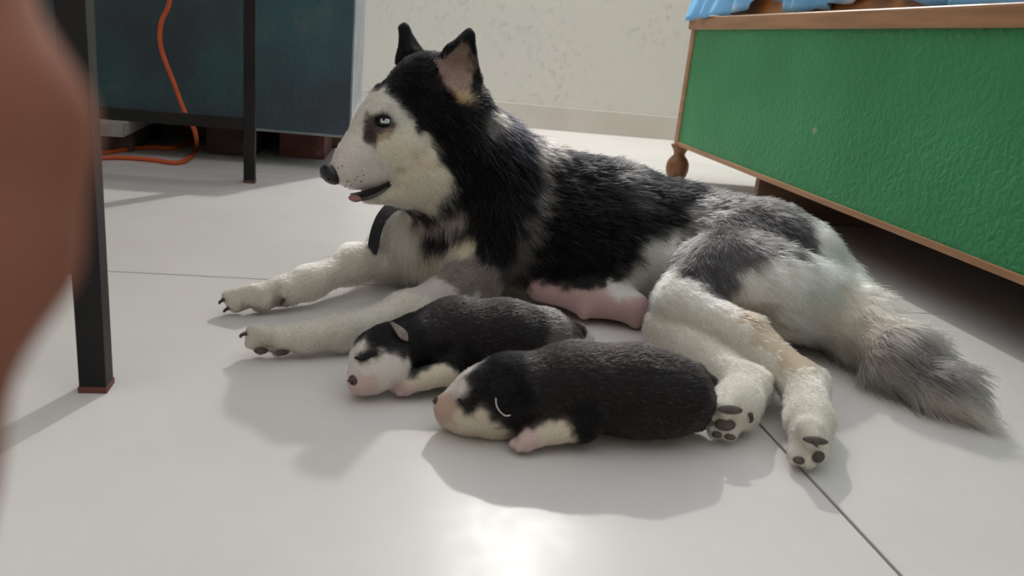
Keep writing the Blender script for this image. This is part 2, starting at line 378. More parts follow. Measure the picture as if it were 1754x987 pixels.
# ------------------------------------------------------------------ soft bodies: smooth unions of tapered limbs, meshed with surface nets
def vnoise(p, seed=0):
    """smooth value noise in 3-D, -1..1"""
    p = np.asarray(p, np.float64); i = np.floor(p).astype(np.int64); f = p - i; f = f * f * (3 - 2 * f)
    out = 0
    for dx in (0, 1):
        for dy in (0, 1):
            for dz in (0, 1):
                h = (i[:, 0] + dx) * 374761393 + (i[:, 1] + dy) * 668265263 + (i[:, 2] + dz) * 2147483647 + seed * 1274126177
                h = (h ^ (h >> 13)) * 1274126177; h = h ^ (h >> 16)
                v = (h & 0xFFFF) / 32767.5 - 1
                out = out + v * (f[:, 0] if dx else 1 - f[:, 0]) * (f[:, 1] if dy else 1 - f[:, 1]) * (f[:, 2] if dz else 1 - f[:, 2])
    return out
class Body:
    def __init__(self): self.prims = []
    def cone(self, a, ra, b, rb, k=.02, fur=None, flow=None, cut=False):
        self.prims.append(dict(t='cone', a=np.asarray(a, float), b=np.asarray(b, float), ra=ra, rb=rb, k=k, fur=fur, flow=flow, cut=cut)); return self
    def ball(self, c, axes, k=.02, fur=None, flow=None, cut=False):
        A = np.array(axes, float); s = np.linalg.norm(A, axis=1); R_ = A / s[:, None]
        self.prims.append(dict(t='ball', c=np.asarray(c, float), R=R_, s=s, k=k, fur=fur, flow=flow, cut=cut)); return self
    def tri(self, a, b, c, th, k=.006, fur=None, flow=None):
        self.prims.append(dict(t='tri', a=np.asarray(a, float), b=np.asarray(b, float), c=np.asarray(c, float), th=th, k=k, fur=fur, flow=flow, cut=False)); return self
    @staticmethod
    def dist(p, X):
        if p['t'] == 'cone':
            ba = p['b'] - p['a']; t = np.clip((X - p['a']) @ ba / max(ba @ ba, 1e-12), 0, 1)
            return np.linalg.norm(X - p['a'] - t[:, None] * ba, axis=1) - (p['ra'] + t * (p['rb'] - p['ra']))
        if p['t'] == 'ball':
            q = (X - p['c']) @ p['R'].T; k0 = np.linalg.norm(q / p['s'], axis=1); k1 = np.linalg.norm(q / p['s'] ** 2, axis=1)
            return k0 * (k0 - 1) / np.maximum(k1, 1e-9)
        a, b, c = p['a'], p['b'], p['c']; n = np.cross(b - a, a - c); n /= np.linalg.norm(n)
        def seg(u, v):
            e = v - u; w = X - u; t = np.clip(w @ e / (e @ e), 0, 1); return ((w - t[:, None] * e) ** 2).sum(1)
        ins = ((X - a) @ np.cross(b - a, n) > 0).astype(int) + ((X - b) @ np.cross(c - b, n) > 0) + ((X - c) @ np.cross(a - c, n) > 0)
        inside = (ins == 0) | (ins == 3)
        d2 = np.where(inside, ((X - a) @ n) ** 2, np.minimum(np.minimum(seg(a, b), seg(b, c)), seg(c, a)))
        return np.sqrt(d2) - p['th']
    def bounds(self, p):
        if p['t'] == 'cone':
            r = max(p['ra'], p['rb']); return np.minimum(p['a'], p['b']) - r, np.maximum(p['a'], p['b']) + r
        if p['t'] == 'ball':
            r = np.sqrt(((p['R'] * p['s'][:, None]) ** 2).sum(0)); return p['c'] - r, p['c'] + r
        Q = np.stack([p['a'], p['b'], p['c']]); return Q.min(0) - p['th'], Q.max(0) + p['th']
    def mesh(self, h, floor=True):
        lo = np.min([self.bounds(p)[0] for p in self.prims if not p['cut']], 0) - 4 * h
        hi = np.max([self.bounds(p)[1] for p in self.prims if not p['cut']], 0) + 4 * h
        if floor: lo[2] = -3 * h
        n = np.ceil((hi - lo) / h).astype(int) + 1
        G = np.full(n, .05, np.float32)
        for p in self.prims:
            a, b = self.bounds(p); pad = p['k'] + 3 * h + .012
            i0 = np.clip(np.floor((a - pad - lo) / h).astype(int), 0, n); i1 = np.clip(np.ceil((b + pad - lo) / h).astype(int) + 1, 0, n)
            if (i1 <= i0).any(): continue
            ax = [lo[d] + h * np.arange(i0[d], i1[d]) for d in range(3)]
            X = np.stack(np.meshgrid(*ax, indexing='ij'), -1).reshape(-1, 3)
            D = self.dist(p, X).astype(np.float32).reshape(tuple(i1 - i0))
            sl = tuple(slice(i0[d], i1[d]) for d in range(3)); S = G[sl]; k = p['k']
            if p['cut']:
                hh = np.maximum(k - np.abs(S + D), 0) / k; G[sl] = np.maximum(S, -D) + hh * hh * k / 4
            else:
                hh = np.maximum(k - np.abs(S - D), 0) / k; G[sl] = np.minimum(S, D) - hh * hh * k / 4
        if floor:
            z = lo[2] + h * np.arange(n[2]); G = np.maximum(G, (.0006 - z)[None, None, :])
        s = G < 0
        cells = np.zeros(np.array(n) - 1, bool); cnt = np.zeros(np.array(n) - 1, np.int8)
        for c in np.ndindex(2, 2, 2):
            cnt += s[c[0]:n[0] - 1 + c[0], c[1]:n[1] - 1 + c[1], c[2]:n[2] - 1 + c[2]]
        cells = (cnt > 0) & (cnt < 8)
        I = np.argwhere(cells); idx = np.full(cells.shape, -1, np.int32); idx[cells] = np.arange(len(I))
        acc = np.zeros((len(I), 3)); w = np.zeros(len(I))
        corners = [np.array(c) for c in np.ndindex(2, 2, 2)]
        for c in corners:
            for d in range(3):
                if c[d]: continue
                e = c.copy(); e[d] = 1
                fa = G[tuple((I + c).T)]; fb = G[tuple((I + e).T)]; m_ = (fa < 0) != (fb < 0)
                t = np.where(m_, fa / np.where(fa == fb, 1, fa - fb), 0)
                pt = I + c + t[:, None] * (e - c); acc += np.where(m_[:, None], pt, 0); w += m_
        V = lo + h * acc / w[:, None]
        Q = []
        for d in range(3):
            e = [0, 0, 0]; e[d] = 1
            A = s[:n[0] - e[0], :n[1] - e[1], :n[2] - e[2]]; Bv = s[e[0]:, e[1]:, e[2]:]
            K = np.argwhere(A != Bv); u, v = (d + 1) % 3, (d + 2) % 3
            K = K[(K[:, u] > 0) & (K[:, v] > 0) & (K[:, u] < n[u] - 1) & (K[:, v] < n[v] - 1)]
            def at(du, dv):
                J = K.copy(); J[:, u] -= du; J[:, v] -= dv; return idx[tuple(J.T)]
            q = np.stack([at(1, 1), at(0, 1), at(0, 0), at(1, 0)], 1)
            fl = ~A[tuple(K.T)]; q[fl] = q[fl][:, ::-1]; Q.append(q)
        Q = np.concatenate(Q); Q = Q[(Q >= 0).all(1)]
        # light smoothing
        for it in range(2):
            S_ = np.zeros_like(V); C = np.zeros(len(V))
            for a in range(4):
                i, j = Q[:, a], Q[:, (a + 1) % 4]
                np.add.at(S_, i, V[j]); np.add.at(C, i, 1); np.add.at(S_, j, V[i]); np.add.at(C, j, 1)
            V = V * .5 + .5 * S_ / np.maximum(C, 1)[:, None]
        if floor: V[:, 2] = np.maximum(V[:, 2], .0005)
        return V, Q
def normals(V, Q):
    n = np.cross(V[Q[:, 2]] - V[Q[:, 0]], V[Q[:, 3]] - V[Q[:, 1]]); N_ = np.zeros_like(V)
    for a in range(4): np.add.at(N_, Q[:, a], n)
    return N_ / np.maximum(np.linalg.norm(N_, axis=1), 1e-12)[:, None]
def fast_mesh(name, V, Q):
    me = bpy.data.meshes.new(name); me.vertices.add(len(V)); me.vertices.foreach_set('co', V.astype(np.float32).ravel())
    me.loops.add(Q.size); me.loops.foreach_set('vertex_index', Q.astype(np.int32).ravel())
    me.polygons.add(len(Q)); me.polygons.foreach_set('loop_start', np.arange(0, Q.size, 4, dtype=np.int32))
    me.update(calc_edges=True); me.validate(); me.shade_smooth(); return me
def seed_color(X, seeds, cols, jit=.006, jscale=120, sharp=3.0, seed=0):
    J = np.stack([vnoise(X * jscale, seed + k) for k in range(3)], 1) * jit
    J += np.stack([vnoise(X * jscale * 3.1, seed + 7 + k) for k in range(3)], 1) * jit * .5
    Y = X + J; out = np.zeros((len(X), cols.shape[1]))
    for a in range(0, len(X), 20000):
        d = np.linalg.norm(Y[a:a + 20000, None, :] - seeds[None], axis=2) + 1e-5
        mn = d.min(1)[:, None]; sh = sharp if np.isscalar(sharp) else sharp[a:a + 20000, None]; w = np.exp(-sh * (d - mn) / .006)
        out[a:a + 20000] = (w @ cols) / w.sum(1)[:, None]
    return out
def fur_object(name, roots, nrm, flow, length, lift, col, parent, mat, rad=.00022, droop=.15, pts=5, floor=True, curl=.25):
    n = len(roots); s = np.linspace(0, 1, pts)
    t = flow - nrm * (flow * nrm).sum(1)[:, None]; t /= np.maximum(np.linalg.norm(t, axis=1), 1e-9)[:, None]
    jit = RNG.normal(0, 1, (n, 3)) * .16
    cl = np.stack([vnoise(roots * 55, 31 + k) for k in range(3)], 1) * curl + np.stack([vnoise(roots * 150, 41 + k) for k in range(3)], 1) * curl * .8
    d0 = t + nrm * lift[:, None] + jit + cl; d0 /= np.linalg.norm(d0, axis=1)[:, None]
    d1 = t + nrm * (lift * .25)[:, None] + jit * .7 + cl * 1.2 + np.array([0, 0, -droop]); d1 /= np.linalg.norm(d1, axis=1)[:, None]
    P = roots[:, None, :] + length[:, None, None] * (d0[:, None, :] * (s - s * s / 2)[None, :, None] + d1[:, None, :] * (s * s / 2)[None, :, None])
    P -= nrm[:, None, :] * .0006 * (1 - s)[None, :, None]
    if floor: P[:, :, 2] = np.maximum(P[:, :, 2], .0006)
    hc = bpy.data.hair_curves.new(name); hc.add_curves([pts] * n)
    hc.attributes['position'].data.foreach_set('vector', P.astype(np.float32).ravel())
    ra = hc.attributes.get('radius') or hc.attributes.new('radius', 'FLOAT', 'POINT')
    taper = np.array([1, 1, .9, .65, .18]) if pts == 5 else np.linspace(1, .15, pts)
    R_ = np.broadcast_to(np.asarray(rad).reshape(-1, 1), (n, 1)) * taper[None]
    ra.data.foreach_set('value', R_.astype(np.float32).ravel())
    ca = hc.attributes.new('tint', 'FLOAT_COLOR', 'CURVE')
    c4 = np.ones((n, 4), np.float32); c4[:, :3] = col; ca.data.foreach_set('color', c4.ravel())
    hc.materials.append(mat)
    o = bpy.data.objects.new(name, hc); COL.objects.link(o); o.parent = parent
    o.matrix_parent_inverse = parent_matrix(parent).inverted()
    return o
def sample(V, Q, Nv, count, weight):
    T = np.concatenate([Q[:, [0, 1, 2]], Q[:, [0, 2, 3]]]); A = np.linalg.norm(np.cross(V[T[:, 1]] - V[T[:, 0]], V[T[:, 2]] - V[T[:, 0]]), axis=1)
    A = A * weight[T].mean(1); c = np.cumsum(A); k = np.searchsorted(c, RNG.random(count) * c[-1])
    r = RNG.random((count, 2)); fl = r.sum(1) > 1; r[fl] = 1 - r[fl]; b = np.stack([1 - r.sum(1), r[:, 0], r[:, 1]], 1)
    X = (V[T[k]] * b[:, :, None]).sum(1); N_ = (Nv[T[k]] * b[:, :, None]).sum(1); N_ /= np.linalg.norm(N_, axis=1)[:, None]
    return X, N_, T[k], b
def limb_fields(X, body, default_len):
    """fur length and flow at points, blended from the nearest limbs"""
    W = np.zeros(len(X)); Fl = np.zeros((len(X), 3)); Ln = np.zeros(len(X)); Dm = np.full(len(X), 9.0)
    ds = []
    for p in body.prims:
        if p['cut']: continue
        d = Body.dist(p, X); ds.append((p, d)); Dm = np.minimum(Dm, d)
    for p, d in ds:
        w = np.exp(-(d - Dm) / .008); W += w
        if p['flow'] is not None: f = np.asarray(p['flow'], float)
        elif p['t'] == 'cone': f = p['b'] - p['a']
        else: f = np.array([1.0, 0, -.3])
        nf = np.linalg.norm(f); f = f / nf if nf > 1e-9 else f
        Fl += w[:, None] * f; Ln += w * (p['fur'] if p['fur'] is not None else default_len)
    return Ln / W, Fl
def skin_mat(name, rough=.7):
    mt, N, L, B = new_mat(name); at = N.new('ShaderNodeAttribute'); at.attribute_name = 'tint'
    L.new(at.outputs['Color'], B.inputs['Base Color']); B.inputs['Roughness'].default_value = rough; B.inputs['Specular IOR Level'].default_value = .2
    return mt
def fur_mat(name):
    mt, N, L, B = new_mat(name); at = N.new('ShaderNodeAttribute'); at.attribute_name = 'tint'
    out = [n for n in N if n.type == 'OUTPUT_MATERIAL'][0]; N.remove(B)
    h = N.new('ShaderNodeBsdfHairPrincipled'); h.model = 'CHIANG'; h.parametrization = 'COLOR'
    h.inputs['Roughness'].default_value = .42; h.inputs['Radial Roughness'].default_value = .55; h.inputs['Coat'].default_value = 0
    h.inputs['Random Roughness'].default_value = .2; h.inputs['IOR'].default_value = 1.22
    L.new(at.outputs['Color'], h.inputs['Color']); L.new(h.outputs['BSDF'], out.inputs['Surface'])
    return mt
def put_tint(me, col):
    a = me.color_attributes.new('tint', 'FLOAT_COLOR', 'POINT'); c = np.ones((len(me.vertices), 4), np.float32); c[:, :3] = col
    a.data.foreach_set('color', c.ravel())
M['skin'] = skin_mat('animal_skin'); M['fur'] = fur_mat('animal_fur')
M['nose'] = noise_mat('black_nose', (.006, .006, .007, 1), (.014, .013, .014, 1), scale=120, rough=.38, bump=.25, bscale=300, bdist=.001)
M['claw'] = noise_mat('dark_claw', (.025, .021, .018, 1), (.06, .05, .04, 1), scale=60, rough=.4)
M['pad'] = noise_mat('grey_brown_pad', (.055, .045, .038, 1), (.10, .082, .068, 1), scale=120, rough=.7, bump=.4, bscale=250, bdist=.001)
M['pink'] = noise_mat('pink_skin', (.50, .22, .20, 1), (.60, .30, .27, 1), scale=60, rough=.5)
M['mouth'] = noise_mat('dark_lip', (.012, .009, .009, 1), (.03, .018, .016, 1), scale=60, rough=.35)
M['eye_dark'] = noise_mat('dark_eye_rim', (.005, .004, .004, 1), (.010, .008, .008, 1), scale=60, rough=.55, spec=.2)
M['iris'] = noise_mat('ice_blue_iris', (.42, .50, .56, 1), (.62, .68, .72, 1), scale=300, rough=.12, coat=.6)
M['collar'] = noise_mat('black_leather_collar', (.008, .009, .014, 1), (.016, .018, .026, 1), scale=70, rough=.45, bump=.3, bscale=180, bdist=.001)

from mathutils.bvhtree import BVHTree
def J(px, py, r, Y=None, z=None):
    p = PY(px, py, Y) if Y is not None else PZ(px, py, z)
    return p, r * mpp(p)
def chain(b, joints, k=.02, fur=None, flow=None):
    for (p, r), (q, s) in zip(joints[:-1], joints[1:]): b.cone(p, r, q, s, k, fur, flow)
class Surf:
    def __init__(self, V, Q): self.t = BVHTree.FromPolygons([Vector(v) for v in V], [tuple(map(int, q)) for q in Q])
    def hit(self, px, py):
        v = ray(px, py); h = self.t.ray_cast(Vector(EYE), Vector(v / np.linalg.norm(v)))
        if h[0] is None: return None, None
        return np.array(h[0]), np.array(h[1])
    def near(self, p):
        h = self.t.find_nearest(Vector(p)); return np.array(h[0]), np.array(h[1])

def dog_body():
    b = Body()
    BK = (1, -.05, -.35)
    # torso
    chain(b, [J(905, 312, 72, 1.085), J(1050, 372, 76, 1.075), J(1180, 412, 76, 1.06), J(1290, 442, 74, 1.04), J(1370, 468, 64, 1.01)], .05, .020, BK)
    chain(b, [J(830, 395, 92, 1.075), J(930, 415, 92, 1.06), J(1020, 432, 88, 1.055), J(1120, 452, 76, 1.05)], .05, .020, BK)
    # chest and neck
    b.cone(*J(722, 412, 72, 1.085), *J(790, 420, 85, 1.075), .04, .024, (.1, -.2, -1))
    chain(b, [J(772, 200, 66, 1.06), J(815, 290, 82, 1.065), J(845, 370, 92, 1.07)], .04, .024, (.45, -.05, -.8))
    # shoulder and near foreleg
    chain(b, [J(850, 400, 62, 1.015), J(815, 468, 46, .975)], .03, .018, (.2, 0, -1))
    chain(b, [J(815, 478, 40, .965), J(700, 537, 33, z=.032), J(585, 569, 25, z=.024), J(525, 579, 23, z=.021)], .02, .007, (-1, -.5, -.25))
    # far foreleg
    chain(b, [J(745, 420, 60, 1.13), J(690, 440, 46, 1.12)], .03, .014, (-.3, 0, -1))
    chain(b, [J(692, 440, 38, 1.115), J(605, 452, 28, z=.044), J(530, 484, 23, z=.032), J(490, 498, 23, z=.025)], .02, .007, (-1, -.4, -.25))
    # hind leg on top
    chain(b, [J(1320, 448, 76, .985), J(1240, 488, 68, .905), J(1165, 525, 44, z=.062)], .055, .016, (.1, -.35, -.9))
    b.cone(*J(1260, 440, 66, 1.0), *J(1350, 470, 66, .985), .05, .018, (.6, -.3, -.6))
    chain(b, [J(1170, 525, 42, z=.066), J(1275, 578, 38, z=.056), J(1375, 655, 34, z=.040)], .012, .010, (.6, -.7, -.25))
    chain(b, [J(1378, 658, 36, z=.037), J(1387, 720, 36, z=.031)], .012, .008, (0, -1, -.2))
    # hind leg beneath
    chain(b, [J(1142, 562, 38, z=.036), J(1232, 630, 36, z=.026), J(1282, 664, 36, z=.027)], .004, .007, (.6, -.7, -.2))
    chain(b, [J(1280, 664, 37, z=.028), J(1262, 692, 38, z=.030)], .012, .007, (-.5, -.8, 0))
    # buttock
    b.cone(*J(1330, 500, 66, z=.085), *J(1400, 520, 62, z=.066), .045, .022, (.75, -.5, -.35))
    # belly
    chain(b, [J(930, 492, 24, .985), J(1010, 508, 30, .975), J(1085, 528, 28, .955)], .02, 0.0, (1, 0, -.2))
    b.ball(J(1090, 548, 9, .945)[0], [(.008, 0, 0), (0, .008, 0), (0, 0, .012)], .012, 0.0)
    b.ball(J(1000, 535, 8, .955)[0], [(.007, 0, 0), (0, .007, 0), (0, 0, .010)], .012, 0.0)
    # tail
    chain(b, [J(1425, 500, 46, z=.060), J(1470, 560, 46, z=.046), J(1540, 612, 44, z=.040), J(1615, 665, 32, z=.028), J(1668, 706, 16, z=.014)], .03, .040, None)
    # head
    b.cone(*J(735, 163, 61, 1.052), *J(668, 190, 45, 1.022), .03, .008, (.9, .3, -.1))
    b.cone(*J(762, 178, 66, 1.055), *J(738, 158, 60, 1.05), .02, .012, (.9, .1, -.4))
    b.cone(*J(668, 235, 44, 1.018), *J(592, 292, 25, .985), .025, .0045, (.85, .35, -.25))
    b.cone(*J(640, 215, 32, 1.012), *J(605, 262, 24, .995), .02, .0045, (.7, .3, .5))
    b.cone(*J(716, 290, 58, 1.035), *J(690, 262, 46, 1.02), .03, .012, (.75, .2, -.65))
    b.cone(*J(745, 318, 46, 1.04), *J(716, 300, 50, 1.035), .03, .018, (.6, .1, -.8))
    b.cone(*J(612, 305, 19, .987), *J(660, 290, 26, 1.005), .012, .004, (.9, .3, -.2))
    # lower jaw
    b.cone(*J(712, 322, 30, 1.025), *J(628, 338, 11, .993), .012, .004, (.9, .3, -.2))
    # the slightly open mouth
    for (p, q) in (((690, 293), (664, 315)), ((664, 315), (640, 329)), ((640, 329), (600, 336))):
        a_, b_ = PY(*p, .982), PY(*q, .965)
        c_, d_ = PY(*p, 1.03), PY(*q, 1.02)
        b.cone(PY(p[0], p[1], .99), .0042, PY(q[0], q[1], .965), .0048, .004, cut=True)
    # ears
    T, BL, BR, BB, C = PY(803, 60, 1.03), PY(750, 104, 1.003), PY(812, 116, 1.035), PY(796, 170, 1.008), PY(784, 118, 1.038)
    M1, BM = PY(768, 82, 1.008), PY(764, 150, 1.000)
    up = T - BB
    for tri in ((BL, M1, C), (M1, T, C), (T, BR, C), (BR, BB, C), (BB, BM, C), (BM, BL, C)): b.tri(*tri, .0030, .004, .0022, up)
    chain(b, [(BL, .0032), (M1, .0036), (T, .0072), (BR, .0066), (PY(816, 140, 1.045), .008)], .003, .003, up)
    b.cone(PY(800, 172, 1.045), .020, C, .004, .012, .006, up)
    T, BL, BR, C = PY(692, 49, 1.115), PY(686, 106, 1.10), PY(722, 98, 1.12), PY(700, 90, 1.098)
    b.tri(BL, T, C, .0045, .004, .003, T - C); b.tri(BR, T, C, .0045, .004, .003, T - C); b.tri(BL, BR, C, .006, .01, .004, T - C)
    b.cone(BL, .005, T, .0055, .004, .003, T - C); b.cone(BR, .005, T, .0052, .006, .003, T - C); b.cone(C, .006, T, .005, .006, .003, T - C)
    # eye socket
    b.ball(PY(655, 208, .985), [(.011, 0, 0), (0, .010, 0), (0, 0, .007)], .006, cut=True)
    # paws with rounded separate toes
    def paw(wrist, base, toes, k=.0022, f=.003):
        b.cone(*wrist, *base, .012, .005)
        for q, s in toes: b.cone(*q, *s, k, f)
    paw(J(525, 579, 23, z=.021), J(470, 581, 21, z=.021), [(J(456, 572, 14, z=.030), J(434, 570, 15, z=.0265)), (J(446, 582, 11, z=.021), J(428, 588, 11, z=.0150)), (J(458, 590, 12, z=.014), J(446, 598, 11, z=.0090)), (J(480, 591, 14, z=.014), J(476, 601, 11, z=.0085))], .0012, .0022)
    paw(J(490, 498, 23, z=.025), J(452, 503, 21, z=.024), [(J(436, 500, 14, z=.030), J(392, 509, 13, z=.021)), (J(434, 508, 16, z=.024), J(404, 519, 17, z=.0145)), (J(468, 506, 17, z=.022), J(448, 517, 19, z=.0155)), (J(488, 505, 12, z=.020), J(482, 510, 9, z=.018))], .0012, .0022)
    paw(J(1387, 720, 36, z=.031), J(1388, 742, 34, z=.029), [(J(1372, 755, 20, z=.022), J(1362, 782, 15, z=.0125)), (J(1388, 760, 20, z=.022), J(1384, 790, 15, z=.0115)), (J(1402, 752, 20, z=.026), J(1406, 777, 15, z=.0165)), (J(1385, 735, 22, z=.038), J(1392, 752, 18, z=.034))])
    paw(J(1262, 692, 38, z=.030), J(1258, 698, 40, z=.031), [(J(1238, 705, 22, z=.030), J(1215, 715, 15, z=.0245)), (J(1240, 715, 22, z=.024), J(1226, 738, 15, z=.0135)), (J(1256, 715, 22, z=.024), J(1250, 741, 16, z=.0125)), (J(1272, 705, 20, z=.026), J(1283, 722, 16, z=.0165)), (J(1252, 690, 22, z=.040), J(1244, 702, 18, z=.038))])
    return b

